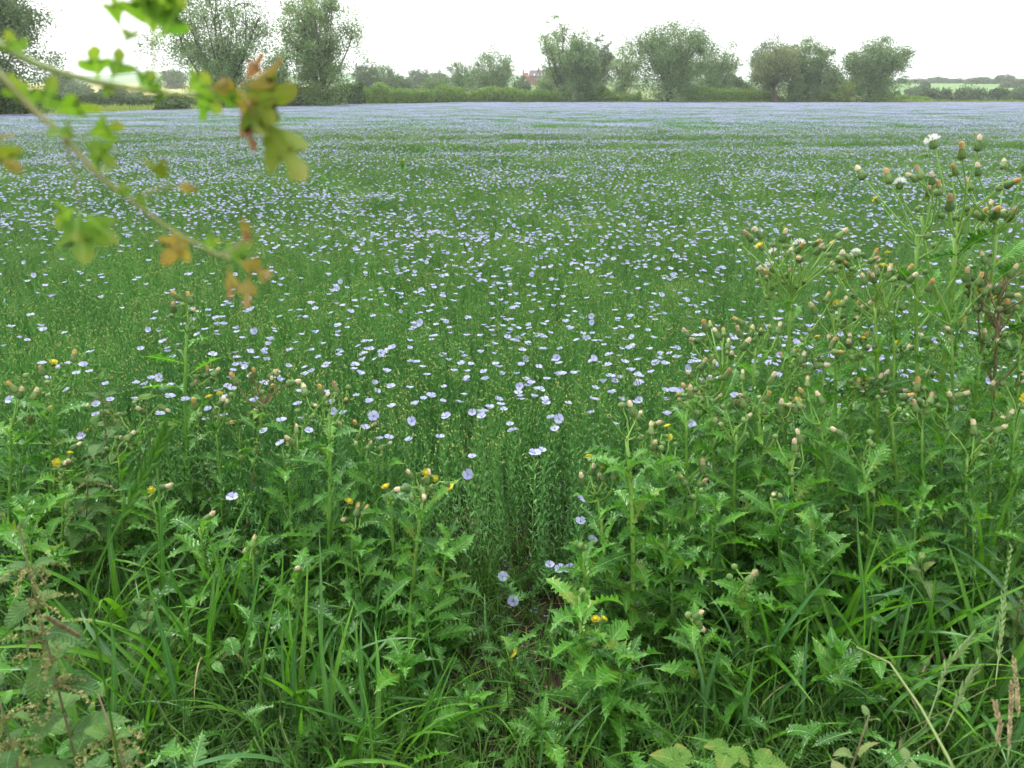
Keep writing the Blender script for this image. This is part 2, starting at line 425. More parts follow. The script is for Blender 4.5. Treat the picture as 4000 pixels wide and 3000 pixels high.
# ------------------------------------------------------------------ trees and hedges (background)
def leaf_quads(C, L, W, rng, droop=.5, spread=1.0):
    """rhombic leaves at centres C"""
    n = len(C)
    a = rng.normal(size=(n, 3)) * spread; a[:, 2] -= droop
    a /= np.linalg.norm(a, axis=1)[:, None]
    b = rng.normal(size=(n, 3)); b -= (b * a).sum(1)[:, None] * a; b /= np.linalg.norm(b, axis=1)[:, None] + 1e-9
    l = L * rng.uniform(.6, 1.3, n)[:, None]; w = W * rng.uniform(.7, 1.3, n)[:, None]
    return np.stack([C - a * l / 2, C + b * w / 2 - a * l * .05, C + a * l / 2, C - b * w / 2 - a * l * .05], 1)
def tree_meshes(seed, h, w, style, nleaf, L, W, mat, trunk_h=.2, lean=0.0, clump=.055, core=.35, skirt=True):
    """style: fan (multi-stem open), ball (dense pollard), dome (broad round). returns bark mesh, foliage mesh"""
    rng = np.random.default_rng(seed); b = MB()
    th = h * trunk_h; tr = h * (.035 if style != 'fan' else .03)
    base = np.zeros(3); top = np.array([lean * h, 0, th])
    tp = curve(base, top, (rng.normal() * .03 * h, 0, 0), 5)
    b.add(*tube(tp, np.linspace(tr * 1.25, tr, 5), 7))
    cz = {'fan': .52, 'ball': .58, 'dome': .52}[style] * h
    rz = h - cz; rx = w / 2
    nl = {'fan': 17, 'ball': 16, 'dome': 13}[style]
    cl, clw = [], []
    for i in range(nl):
        az = i * 2.399 + rng.uniform(-.4, .4)
        u = rng.uniform(-.25, 1) if style != 'fan' else rng.uniform(.1, 1)
        rr = math.sqrt(max(0, 1 - u * u)) * .85
        tgt = np.array([lean * h + rx * rr * math.cos(az) * .92, rx * rr * math.sin(az) * .92, cz + rz * u * .93])
        s = top if style != 'fan' else base + (top - base) * rng.uniform(.3, 1)
        bend = np.array([0, 0, (.10 if u > .2 else .2) * h * (1 - abs(u))]) + rng.normal(size=3) * .03 * h
        lp = curve(s, tgt, bend, 8)
        b.add(*tube(lp, np.linspace(tr * .3, tr * .05, 8), 5))
        for k in range(9):
            t = rng.uniform(.3, 1.0); p = lp[int(t * 7)]
            d = rng.normal(size=3); d[2] += .25; d /= np.linalg.norm(d)
            q = p + d * rng.uniform(.08, .2) * w * (1.15 - t * .55)
            e = np.array([(q[0] - lean * h) / rx, q[1] / rx, (q[2] - cz) / rz]); m = np.linalg.norm(e)
            if m > 1.04:
                e *= 1.04 / m; q = np.array([e[0] * rx + lean * h, e[1] * rx, e[2] * rz + cz])
            sp = curve(p, q, (0, 0, .02 * h), 4)
            b.add(*tube(sp, np.linspace(tr * .12, tr * .03, 4), 3, False))
            for s_ in sp[1:]: cl.append(s_); clw.append(1.0)
            cl.append(q + rng.normal(size=3) * .03 * w); clw.append(1.3)
    cl = np.array(cl)
    if style != 'fan':
        pass
    kk = 170 if style != 'fan' else 100                # the outer leafy shell, with a fuller skirt than the limbs reach
    dd = rng.normal(size=(kk, 3)); dd /= np.linalg.norm(dd, axis=1)[:, None]; dd *= rng.uniform(.35, 1.0, kk)[:, None] ** .6 * (.84 + .3 * rng.random(kk)[:, None])
    zs = np.where(dd[:, 2] < 0, (cz - h * (.03 if style != 'fan' else .12) if skirt else h * .22), rz)
    cl = np.concatenate([cl, np.stack([lean * h + rx * dd[:, 0], rx * dd[:, 1], cz + zs * dd[:, 2]], -1)])
    if core > 0:                                      # leafy shoots low on the stems
        k = 80
        cl = np.concatenate([cl, np.stack([lean * h * .6 + rx * core * rng.normal(size=k), rx * core * rng.normal(size=k), h * rng.uniform(.03, .42, k)], -1)])
    nleaf = int(nleaf * 2.1)
    wt = np.exp(rng.normal(0, .9, len(cl))); wt[len(cl) - kk - (80 if core > 0 else 0):] *= 2.6
    pick = rng.choice(len(cl), nleaf, p=wt / wt.sum())
    rad = clump * w * rng.uniform(.6, 1.4, len(cl))
    C = cl[pick] + np.clip(rng.normal(size=(nleaf, 3)), -1.7, 1.7) * rad[pick][:, None] * np.array([1, 1, .9])
    C = C[C[:, 2] > .03 * h]
    lo, hi = np.percentile(C[:, 0], [1.2, 98.8]); zt = np.percentile(C[:, 2], 99.6)
    kx, kz = w / (hi - lo), h / zt; ox = (lo + hi) / 2 - lean * h * .3
    def fit(A): return np.stack([(A[:, 0] - ox * smooth(0, th, A[:, 2])) * kx, A[:, 1] * kx, A[:, 2] * kz], -1)
    C = fit(C); b.v = [fit(v) for v in b.v]
    q = leaf_quads(C, L * .92, W * 1.25, rng, droop=.35)
    return b.mesh('bark', M['bark']), quads_mesh('foliage', q, mat)
def tree(name, label, pxl, pxr, pytop, Y, style, mat, seed, nleaf, group, L=None, depth=0.0, cat='tree', z0=None, **kw):
    pc = (pxl + pxr) / 2
    x0, x1 = at_y(pxl, 375, Y)[0], at_y(pxr, 375, Y)[0]
    x = (x0 + x1) / 2; zb = float(terr(x, Y)) if z0 is None else z0
    h = at_y(pc, pytop, Y)[2] - zb; w = x1 - x0
    L = L or max(.13, Y * .0026)
    bm, fm = tree_meshes(seed, h, w, style, nleaf, L, L * .42, mat, **kw)
    t = thing(name, label, cat, (x, Y + depth, zb - .05), group)
    obj('trunk', bm, t); obj('crown', fm, t)
    return t
GW = 'willows along the far hedge'
tree('willow_tree', 'dark willow cut off by the frame above the corner hedge', -330, 165, -160, 49, 'dome', M['mid_tree'], 1, 30000, GW, L=.19, trunk_h=.25)
tree('willow_tree', 'broad many-stemmed grey-green willow rising behind the hawthorn twig', 640, 1095, -95, 78, 'fan', M['willow'], 2, 17000, GW, L=.22, trunk_h=.12, clump=.05, core=.1)
tree('willow_tree', 'tall narrow pale willow with upright stems over the dark hedge', 1118, 1412, -45, 86, 'fan', M['willow_light'], 3, 15000, GW, L=.24, trunk_h=.14, clump=.05, core=.3)
tree('willow_tree', 'thin sapling willow between the two tall left-hand willows', 1040, 1150, 195, 92, 'fan', M['willow'], 4, 2500, GW, L=.22, core=.1)
tree('willow_tree', 'rounded weeping willow standing alone left of the house', 1825, 2005, 188, 165, 'dome', M['willow'], 5, 9000, GW, L=.36, trunk_h=.1)
tree('willow_tree', 'small bushy willow tucked beside the rounded weeping willow', 1735, 1850, 240, 172, 'dome', M['willow'], 6, 3500, GW, L=.36, trunk_h=.1)
tree('willow_tree', 'feathery open-topped willow leaning out right of the house', 2108, 2285, 62, 137, 'fan', M['willow_light'], 7, 6500, GW, L=.32, trunk_h=.2, core=.1, clump=.055)
tree('willow_tree', 'dense dark-based willow in front of the feathery one', 2185, 2350, 150, 131, 'ball', M['willow'], 8, 9500, GW, L=.31, trunk_h=.1, core=.5)
tree('willow_tree', 'slim dark willow just behind the dense-based willow', 2275, 2382, 138, 150, 'ball', M['mid_tree'], 9, 5000, GW, L=.34)
tree('willow_tree', 'hazy pale willow set back in the gap of the row', 2365, 2500, 148, 165, 'dome', M['willow_light'], 10, 6000, GW, L=.36)
tree('willow_tree', 'largest broad willow of the right-hand row', 2470, 2745, 88, 133, 'ball', M['willow'], 11, 17000, GW, L=.32, trunk_h=.12, core=.42)
tree('willow_tree', 'open willow spreading from behind the largest one', 2670, 2868, 165, 150, 'fan', M['willow'], 12, 7500, GW, L=.33, core=.3)
tree('willow_tree', 'darker willow behind the leaning pollard', 2885, 3085, 142, 148, 'dome', M['mid_tree'], 13, 8000, GW, L=.33)
tree('pollard_willow', 'brownish pollard willow with a leaning bare trunk', 2942, 3105, 172, 132, 'ball', M['willow_brown'], 14, 8500, GW, L=.3, trunk_h=.27, lean=-.08, core=0, clump=.05, skirt=False)
tree('willow_tree', 'rounded willow hugging the right flank of the pollard', 3060, 3232, 146, 135, 'ball', M['willow'], 15, 10500, GW, L=.31, trunk_h=.1, core=.4)
tree('willow_tree', 'short dark willow filling in beside the rounded one', 3185, 3275, 255, 146, 'ball', M['mid_tree'], 16, 3500, GW, L=.33, trunk_h=.1, core=.5)
tree('willow_bush', 'low willow bush at the foot of the pollard', 3075, 3160, 300, 131, 'ball', M['willow'], 17, 3000, GW, L=.29, trunk_h=.05, core=.7, cat='bush')
tree('willow_tree', 'lone globe-shaped willow at the end of the row', 3280, 3512, 148, 132, 'ball', M['willow'], 18, 16000, GW, L=.31, trunk_h=.12, core=.4)
tree('willow_bush', 'pale green bush under the lone globe willow', 3270, 3345, 320, 130, 'ball', M['weed_light'], 19, 2200, GW, L=.28, trunk_h=.05, core=.7, cat='bush')
GF = 'trees far beyond the hedge'
ft = [('broad hazy tree standing in the wheat field', 190, 305, 275, 210, 'dome', 'dark_tree'), ('small pale tree in front of the wheat', 262, 360, 318, 190, 'dome', 'mid_tree'),
      ('round dark tree on the wheat skyline', 645, 728, 274, 330, 'dome', 'dark_tree'), ('dark thicket tree below the wheat', 390, 500, 335, 180, 'dome', 'dark_tree'),
      ('low thicket bush left of the margin bush', 480, 570, 358, 178, 'dome', 'mid_tree'),
      ('tall leafy tree behind the narrow pale willow', 1380, 1480, 228, 180, 'dome', 'mid_tree'), ('second leafy tree behind the narrow pale willow', 1455, 1560, 248, 186, 'dome', 'willow'),
      ('shrubby tree at the dip before the far wood', 1530, 1620, 292, 190, 'dome', 'mid_tree'),
      ('reddish-topped dark tree of the far wood', 1590, 1680, 272, 300, 'dome', 'dark_tree'), ('dark tree of the far wood nearest the weeping willow', 1668, 1755, 278, 305, 'dome', 'dark_tree'),
      ('pale scrub tree over the hedge left of the weeping willow', 1640, 1740, 300, 176, 'dome', 'willow'),
      ('hawthorn tree below the brick house', 2000, 2075, 298, 190, 'dome', 'mid_tree'), ('grey scrub willow right below the brick house', 2085, 2200, 285, 182, 'dome', 'willow'),
      ('scrub willow at the foot of the feathery willow', 2150, 2245, 296, 186, 'dome', 'mid_tree'),
      ('small tree beyond the gap before the pollard', 2820, 2895, 285, 230, 'dome', 'dark_tree'), ('pale bush in the gap before the pollard', 2845, 2935, 318, 150, 'dome', 'willow_light'),
      ('bush closing the gap before the lone willow', 3215, 3300, 300, 200, 'dome', 'mid_tree'),
      ('tree poking above the hazy pale willow gap', 2590, 2720, 215, 185, 'dome', 'mid_tree')]
for i, (lb, a, b_, t, Y, st, mt) in enumerate(ft):
    tree('field_tree', lb, a, b_, t, Y, st, M[mt], 40 + i, 2600, GF, trunk_h=.12, core=.5)
# bushes along the right-hand margin, and trees of the hill behind them
rb = [('round dark bush first of the row under the hill', 3596, 3668, 345, 190), ('squat bush second of the row under the hill', 3664, 3716, 347, 192),
      ('widest bush of the row under the hill', 3712, 3850, 337, 192), ('pointed bush after the gap in the row', 3862, 3932, 344, 190),
      ('bush leaving the frame at the end of the row', 3945, 4060, 335, 190), ('tiny round bush by the end of the light hedge', 3488, 3520, 358, 195),
      ('spreading thorn tree on the green slope', 3530, 3596, 340, 235), ('upright small tree on the green slope', 3588, 3622, 320, 300)]
for i, (lb, a, b_, t, Y) in enumerate(rb):
    tree('field_bush', lb, a, b_, t, Y, 'dome', M['dark_tree' if i not in (4, 6) else 'mid_tree'], 70 + i, 2600, 'bushes under the far hill', trunk_h=.1, core=.6, cat='bush')
hp = [tree_meshes(90 + i, 10, 11, 'dome', 1500, .9, .5, M['dark_tree'], trunk_h=.1, core=.6) for i in range(4)]
HLAB = ['first hazy tree on the far hill past the lone willow', 'low hazy tree second on the far hill', 'flat-topped tree clump at the top edge of the green slope', 'tree with a thin tall tip on the far hill', 'tallest tree over the middle of the green slope',
        'round tree right of the tallest over the green slope', 'spreading tree ending the row over the green slope', 'large dark tree where the green slope ends', 'round tree after the end of the green slope', 'low tree in the dip of the far wood',
        'highest domed tree of the far wood', 'tree low in front of the domed far tree', 'tree right of the domed far tree', 'far wood tree cut by the frame edge', 'lower hazy tree below the domed far tree', 'lower hazy tree near the frame edge']
hl = [(3490, 3520, 302), (3520, 3550, 306), (3548, 3602, 304), (3604, 3640, 301), (3630, 3668, 296), (3660, 3700, 301), (3692, 3752, 303),
      (3760, 3815, 300), (3795, 3850, 297), (3840, 3890, 308), (3872, 3950, 288), (3915, 3960, 312), (3940, 3990, 306), (3970, 4060, 298), (3900, 3940, 316), (3990, 4040, 318)]
for i, (a, b_, t) in enumerate(hl):
    Y = 470 if i < 7 else 400 - (i > 11) * 60
    x0, x1 = at_y(a, 375, Y)[0], at_y(b_, 375, Y)[0]; x = (x0 + x1) / 2; zb = float(terr(x, Y)); h = at_y((a + b_) / 2, t, Y)[2] - zb
    tg = thing('hill_tree', HLAB[i], 'tree', (x, Y, zb - .3), 'trees on the far hill')
    tg.scale = ((x1 - x0) / 11 * 1.1,) * 2 + (max(h, 3) / 10,)
    tg.rotation_euler.z = i * 1.3
    obj('trunk', hp[i % 4][0], tg); obj('crown', hp[i % 4][1], tg)

def hedge(name, label, pts, mats, seed, n, L, cat='hedge', group=None, top_spread=.5, upright=False, W=.55):
    """pts: list of (x, y, height, halfdepth)"""
    rng = np.random.default_rng(seed); P = np.array(pts, float)
    s = np.concatenate([[0], np.cumsum(np.linalg.norm(np.diff(P[:, :2], axis=0), axis=1))])
    u = rng.uniform(0, s[-1], n)
    x, y, h, d = [np.interp(u, s, P[:, k]) for k in range(4)]
    hh = h * (.78 + .46 * vnoise(u, u * 0, 3.6, seed) + .26 * (vnoise(u, u * 0, 1.1, seed + 1) - .5))
    th = rng.uniform(-.12, 1, n) * math.pi * .5 * np.where(rng.random(n) < .75, -1, 1)    # front faces -Y mostly
    rr = 1 - np.abs(rng.normal(0, .12, n))
    tz = np.cos(th) ** .6 * np.sign(np.cos(th)); ty = np.sin(th)
    z = hh * np.where(rng.random(n) < .45, rng.random(n) ** .8, np.clip(tz, 0, 1)) * rr
    C = np.stack([x + rng.normal(0, .1, n), y + ty * d * rr + rng.normal(0, .15, n), np.maximum(z, .05) + rng.normal(0, .05, n)], -1)
    q = leaf_quads(C, L, L * W, rng, droop=-1.4 if upright else .1)
    t = thing(name, label, cat, (0, 0, 0), group)
    obj('foliage', quads_mesh('foliage', q, mats), t)
    b = MB()                                           # stems and inner branch mass
    k = max(4, int(s[-1] / 1.2)); uu = np.linspace(0, s[-1], k)
    cx, cyy, ch, cd = [np.interp(uu, s, P[:, j]) for j in range(4)]
    ch = ch * (.5 + .34 * vnoise(uu, uu * 0, 3.6, seed)); V = []
    for i in range(k):
        for a in range(7):
            an = math.pi * a / 6; rj = rng.uniform(.82, 1.0)
            V.append((cx[i], cyy[i] + math.cos(an) * cd[i] * .72 * rj, max(0, math.sin(an)) * ch[i] * rj - .05))
    b.add(np.array(V), [(i * 7 + a, (i + 1) * 7 + a, (i + 1) * 7 + a + 1, i * 7 + a + 1) for i in range(k - 1) for a in range(6)])
    obj('branch_mass', b.mesh('branch_mass', M['twig_mass']), t)
    return t
M['twig_mass'] = plain('twig_mass', (.03, .05, .02), (.07, .09, .035), 2.0, .95, .1, bump=.6)
def hp_(px, py, Y, d):
    p = at_y(px, py, Y); return (p[0], Y, p[2], d)
GH = 'hedges round the field'
hedge('hedge', 'dark corner hedge below the cut-off willow', [hp_(-260, 335, 45, 1.4), hp_(0, 345, 47, 1.5), hp_(90, 372, 48.5, 1.3), hp_(150, 420, 50, .8)], M['hedge_dark'], 201, 9000, .17, group=GH)
hedge('hedge', 'dark trimmed hedge under the two tall left-hand willows', [hp_(960, 338, 80, 1.6), hp_(1040, 322, 83, 1.7), hp_(1130, 338, 88, 1.7), hp_(1230, 330, 95, 1.8), hp_(1330, 335, 103, 1.8), hp_(1420, 342, 110, 1.6)], M['hedge_dark'], 202, 20000, .24, group=GH)
hedge('hedge', 'bright overgrown hedge between the dark hedge and the feathery willow', [hp_(1350, 340, 112, 1.8), hp_(1450, 333, 120, 2.), hp_(1560, 345, 127, 2.), hp_(1700, 344, 131, 2.), hp_(1800, 352, 132.5, 1.6), hp_(1830, 362, 133, 1.4), hp_(1905, 343, 133.5, 1.9), hp_(1960, 356, 133.5, 1.5), hp_(2050, 340, 134, 2.), hp_(2120, 346, 134, 2.), hp_(2230, 362, 134, 1.8)], M['hedge_light'], 203, 34000, .36, group=GH, upright=True, W=.4)
hedge('hedge', 'bright nettle-topped hedge between the feathery and the largest willow', [hp_(2280, 350, 134.5, 1.8), hp_(2310, 340, 135, 1.9), hp_(2390, 358, 135, 1.8), hp_(2500, 362, 135, 1.8)], M['hedge_light'], 204, 9000, .33, group=GH, upright=True, W=.4)
hedge('hedge', 'bright hedge between the largest willow and the leaning pollard', [hp_(2660, 360, 135, 1.8), hp_(2720, 352, 135, 1.9), hp_(2850, 355, 135, 1.9), hp_(2950, 358, 135, 1.8), hp_(3060, 375, 135, 1.5)], M['hedge_light'], 205, 13000, .33, group=GH, upright=True, W=.4)
hedge('hedge', 'bright hedge between the pollard and the lone globe willow', [hp_(3130, 372, 136, 1.6), hp_(3200, 362, 136, 1.8), hp_(3300, 368, 136, 1.8)], M['hedge_light'], 206, 7000, .33, group=GH, upright=True, W=.4)
hedge('hedge', 'tapering end of the bright hedge beyond the lone willow', [hp_(3420, 360, 137, 1.8), hp_(3480, 366, 139, 1.7), hp_(3560, 376, 142, 1.4), hp_(3640, 384, 146, 1.)], M['hedge_light'], 207, 8000, .33, group=GH, upright=True, W=.4)
hedge('margin_bush', 'rounded bush alone on the grassy margin behind the twig', [hp_(612, 412, 63, .7), hp_(640, 385, 63.5, 1.2), hp_(690, 382, 64, 1.2), hp_(725, 402, 64.5, .9)], M['hedge_dark'], 208, 6000, .2, cat='bush')
hedge('hedge', 'low thicket hedge crossing behind the margin bush', [hp_(100, 385, 100, 1.5), hp_(330, 375, 105, 1.7), hp_(450, 365, 112, 1.7), hp_(560, 378, 118, 1.6), hp_(760, 372, 124, 1.6), hp_(980, 360, 128, 1.6)], M['hedge_dark'], 209, 12000, .28, group=GH)
# rough grass of the field margins
def margin(name, label, x0, x1, yf, n, h, L, seed, wid=2.5):
    rng = np.random.default_rng(seed); x = rng.uniform(x0, x1, n); y = yf(x) + rng.uniform(0, wid, n)
    C = np.stack([x, y, terr(x, y) + h * rng.uniform(.15, .75, n) * (.7 + .6 * vnoise(x, y, 2, seed))], -1)
    a = rng.normal(size=(n, 3)) * .22; a[:, 2] = 1; a /= np.linalg.norm(a, axis=1)[:, None]
    b = rng.normal(size=(n, 3)); b[:, 2] = 0; b /= np.linalg.norm(b, axis=1)[:, None]
    l = L * rng.uniform(.6, 1.3, n)[:, None]; w = L * .16
    q = np.stack([C - a * l / 2 - b * w / 2, C - a * l / 2 + b * w / 2, C + a * l / 2 + b * w * .2, C + a * l / 2 - b * w * .2], 1)
    return tag(obj(name, quads_mesh(name, q, M['weed_light'])), label, kind='stuff')
margin('margin_grass', 'tall pale grass at the foot of the far hedge', -22, 95, lambda x: FAR_Y + .5 + 0 * x, 16000, .9, .8, 301)
margin('margin_grass', 'rough grass strip behind the flax at the wheat side', -62, -28, lambda x: 52 + (x + 62) * .35, 14000, .8, .6, 302, wid=20)

# brick house on the rise
def box(b, c, s, mat=0):
    c, s = np.array(c, float), np.array(s, float) / 2
    V = np.array([[x, y, z] for x in (-1, 1) for y in (-1, 1) for z in (-1, 1)]) * s + c
    b.add(V, [(0, 1, 3, 2), (4, 6, 7, 5), (0, 4, 5, 1), (2, 3, 7, 6), (0, 2, 6, 4), (1, 5, 7, 3)], mat)
def prism(b, prof, x0, x1):
    k = len(prof); V = [(x0, y, z) for y, z in prof] + [(x1, y, z) for y, z in prof]
    b.add(V, [tuple(range(k)), tuple(range(2 * k - 1, k - 1, -1))] + [(i, i + k, (i + 1) % k + k, (i + 1) % k) for i in range(k)])
def house():
    Y = 400.0; p = at_y(2096, 308, Y); k = Y * CP / F; zb = float(terr(p[0], Y)) - .3
    top = at_y(2080, 274, Y)[2]; H = top - zb; ev = H * .62
    t = thing('brick_house', 'red brick house with dark roofs and three skylights on the rise', 'house', (p[0], Y, zb))
    w = 62 * k; b = MB(); prism(b, [(-4, 0), (4, 0), (4, ev), (-4, ev)], -w * .5, w * .5)
    prism(b, [(-2.2, 0), (4.6, 0), (4.6, ev * .9), (1.2, ev * 1.36), (-2.2, ev * .9)], -w * .5 - 3.2, -w * .5 - .02)
    prism(b, [(-5.5, 0), (3, 0), (3, ev * .95), (-5.5, ev * .95)], w * .5 + .02, w * .5 + 7)
    obj('wall', b.mesh('wall', M['brick_wall'], False), t)
    b = MB(); prism(b, [(-4.5, ev - .1), (4.5, ev - .1), (0, H)], -w * .46, w * .5)
    prism(b, [(-5.2, ev * .55), (-4.02, ev * .55), (-4.02, ev * .92)], -w * .2, w * .24)
    prism(b, [(-5.9, ev * .94), (3.4, ev * .94), (-1.2, H * .97)], w * .5 + .3, w * .5 + 7.2)
    rf = obj('roof', b.mesh('roof', M['roof_tile'], False), t)
    for cx, s in ((w * .12, 1.0), (-w * .5 - 2.8, .7), (w * .5 + 4.2, 1.0)):
        b = MB(); box(b, (cx, .2, H * (.98 if s == 1 else .9)), (1.1 * s, .9, 1.9)); box(b, (cx, .2, H * (.98 if s == 1 else .9) + 1.1), (.5, .5, .35))
        obj('chimney', b.mesh('chimney', M['brick_wall'], False), rf)
    for i in range(3):
        cx = -w * .17 + i * 1.9
        b = MB(); V = [(cx - .28, -4.05, ev * 1.02), (cx + .28, -4.05, ev * 1.02), (cx + .56, -3.1, ev * 1.02 + (H - ev) * .25), (cx, -3.1, ev * 1.02 + (H - ev) * .25)]
        V += [(x, y - .12, z + .14) for x, y, z in V]
        b.add(V, [(0, 1, 2, 3), (4, 7, 6, 5), (0, 4, 5, 1), (1, 5, 6, 2), (2, 6, 7, 3), (3, 7, 4, 0)])
        obj('skylight', b.mesh('skylight', M['white_paint'], False), rf)
    for cx, cz, y in ((-w * .5 - 1.9, ev * .45, -2.23), (w * .36, ev * .75, -4.03), (w * .44, ev * .75, -4.03), (w * .5 + 1.2, ev * .72, -5.53), (w * .5 + 4, ev * .72, -5.53)):
        b = MB(); box(b, (cx, y, cz), (1.25, .1, 1.2)); wd = obj('window', b.mesh('window', M['white_paint'], False), t)
        for s in (-1, 1):
            b = MB(); box(b, (cx + s * .3, y - .06, cz), (.46, .04, .95)); obj('pane', b.mesh('pane', M['window_glass'], False), wd)
house()

# ------------------------------------------------------------------ flax crop
def flax_plant(b, rng, h, x=0., y=0., leaves=34, caps=4, seg=5, leafL=.03, lean=.06, low=0.0, w=.0045, sides=3):
    """one flax plant into b (slot 0 green, slot 1 capsules); returns tips of the upright flower stalks"""
    a = rng.uniform(0, 6.28); top = np.array([x + math.cos(a) * lean * h * rng.random(), y + math.sin(a) * lean * h * rng.random(), h * .86])
    p0 = np.array([x, y, low * h]); path = curve(p0, top, (rng.normal() * .02, rng.normal() * .02, 0), seg)
    b.add(*tube(path, np.linspace(.0016, .0009, seg), sides, False), 0)
    for i in range(leaves):
        t = (i + rng.random()) / leaves
        c = p0 + (top - p0) * t; az = i * 2.4 + rng.normal() * .3
        el = rng.uniform(.5, 1.15); L = leafL * rng.uniform(.7, 1.15) * (1 - .35 * t)
        d = np.array([math.cos(az) * math.cos(el), math.sin(az) * math.cos(el), math.sin(el)]); s = np.array([-math.sin(az), math.cos(az), 0]) * w / 2
        m = c + d * L * .5; e = c + d * L + np.array([0, 0, -.12 * L])
        b.add([c, m + s, e, m - s], [(0, 1, 2, 3)], 0)
    tips = []
    for k in range(caps):
        az = rng.uniform(0, 6.28); l = rng.uniform(.05, .15) * h
        q = top + np.array([math.cos(az) * .35, math.sin(az) * .35, 1]) * l
        b.add(*tube(np.array([top - (top - p0) * .06 * k, q]), [.0009, .0007], 3, False), 0)
        if k == 0: tips.append(q); continue
        r = rng.uniform(.0028, .0042)
        O = np.array([[r, 0, 0], [0, r, 0], [-r, 0, 0], [0, -r, 0], [0, 0, r * 1.5], [0, 0, -r]]) + q
        b.add(O, [(0, 1, 4), (1, 2, 4), (2, 3, 4), (3, 0, 4), (1, 0, 5), (2, 1, 5), (3, 2, 5), (0, 3, 5)], 1)
    return tips
def flower_mesh(seed, r=.0125, cup=.45, stalk=.05, simple=False):
    rng = np.random.default_rng(seed); b = MB()
    for k in range(5):
        a = k * 1.2566 + rng.normal() * .06; c = np.array([math.cos(a), math.sin(a), 0]); s = np.array([-math.sin(a), math.cos(a), 0]); z = np.array([0, 0, 1.])
        cu = cup + rng.normal() * .08; R = r * rng.uniform(.93, 1.08)
        if simple:
            V = [c * 0, c * R * .8 - s * R * .55 + z * R * cu * .8, c * R + z * R * cu * .9, c * R * .8 + s * R * .55 + z * R * cu * .8]; b.add(V, [(0, 1, 2, 3)], 0); continue
        V = [c * R * .08, c * R * .55 - s * R * .42 + z * R * cu * .55, c * R * .55 + z * R * cu * .42, c * R * .55 + s * R * .42 + z * R * cu * .55,
             c * R * .93 - s * R * .52 + z * R * (cu * .8 + rng.normal() * .05), c * R * 1.04 + z * R * cu * .8, c * R * .93 + s * R * .52 + z * R * (cu * .8 + rng.normal() * .05)]
        b.add(V, [(0, 1, 2), (0, 2, 3), (1, 4, 5, 2), (2, 5, 6, 3)], 0)
    if not simple:
        V, Fc = lathe([(.0012, -.006), (.0022, -.002), (.001, .003)], 5); b.add(V, Fc, 1)
    if stalk: b.add(*tube(np.array([[0, 0, -stalk], [.002, 0, -stalk * .5], [0, 0, -.004]]), .0009, 3, False), 1)
    return b.mesh('flower', [M['petal'], M['flax_green']])
rng = np.random.default_rng(11)
# near plants: single plants on points; farther: plots of many plants
def plot_mesh(seed, size, n, leaves, caps, low, w, leafL, seg=3):
    r = np.random.default_rng(seed); b = MB()
    for k in range(n):
        x, y = r.uniform(-size / 2, size / 2, 2)
        flax_plant(b, r, FH * r.uniform(.8, 1.07), x, y, leaves, caps, seg, leafL, .16 if low == 0 else .08, low, w, 3)
    return b.mesh('flax_plot', [M['flax_green'], M['flax_capsule']])
near_protos = [plot_mesh(480 + i, .26, 30, 32, 3 + i % 3, 0., .006, .038, 4) for i in range(8)]
mid_protos = [plot_mesh(500 + i, .5, 95, 11, 4, .35, .0065, .036, 3) for i in range(5)]
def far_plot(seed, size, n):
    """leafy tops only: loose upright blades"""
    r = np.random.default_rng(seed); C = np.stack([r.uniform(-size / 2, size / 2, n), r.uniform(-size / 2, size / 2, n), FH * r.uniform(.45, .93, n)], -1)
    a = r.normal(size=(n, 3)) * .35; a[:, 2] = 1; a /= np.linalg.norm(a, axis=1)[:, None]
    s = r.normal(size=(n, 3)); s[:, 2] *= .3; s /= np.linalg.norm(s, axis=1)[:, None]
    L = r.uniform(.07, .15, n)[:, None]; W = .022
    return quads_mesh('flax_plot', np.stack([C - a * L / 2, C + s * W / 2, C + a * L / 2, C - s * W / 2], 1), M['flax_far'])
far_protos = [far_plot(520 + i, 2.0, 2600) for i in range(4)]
P, R, S_, I = [], [], [], []
def put(px, py, pz, rx, ry, rz, s, i, sz=None):
    P.append(np.stack([px, py, pz], -1)); R.append(np.stack([rx, ry, rz], -1)); I.append(i); S_.append(np.stack([s, s, s if sz is None else sz], -1))
X, Y = np.meshgrid(np.arange(-6.2, 6.3, .235), np.arange(1.95, 6.2, .235)); x = X.ravel() + rng.uniform(-.05, .05, X.size); y = Y.ravel() + rng.uniform(-.05, .05, X.size)
k = in_view(x, y, .2) & (y > near_edge(x) + .08); x, y = x[k], y[k]; n = len(x)
put(x, y, terr(x, y), rng.normal(0, .09, n), rng.normal(0, .09, n), rng.integers(0, 4, n) * 1.5708, np.full(n, 1.0), rng.integers(0, 8, n), (canopy(x, y) - terr(x, y)) / FH * rng.uniform(.95, 1.04, n))
g = np.arange(-30, 30, .47); X, Y = np.meshgrid(g, np.arange(6.2, 27, .47)); X, Y = X.ravel(), Y.ravel()
X = X + rng.uniform(-.05, .05, len(X)); Y = Y + rng.uniform(-.05, .05, len(Y))
k = in_view(X, Y, .1); X, Y = X[k], Y[k]; n = len(X)
put(X, Y, terr(X, Y), 0 * X, 0 * X, rng.integers(0, 4, n) * 1.5708, np.full(n, 1.0), 8 + rng.integers(0, 5, n), (canopy(X, Y) - terr(X, Y)) / FH)
X, Y = np.meshgrid(np.arange(-110, 112, 1.75), np.arange(26.3, FAR_Y, 1.75)); X, Y = X.ravel(), Y.ravel()
X = X + rng.uniform(-.3, .3, len(X)); k = in_view(X, Y, .06) & field_inside(X - 1, Y); X, Y = X[k], Y[k]; n = len(X)
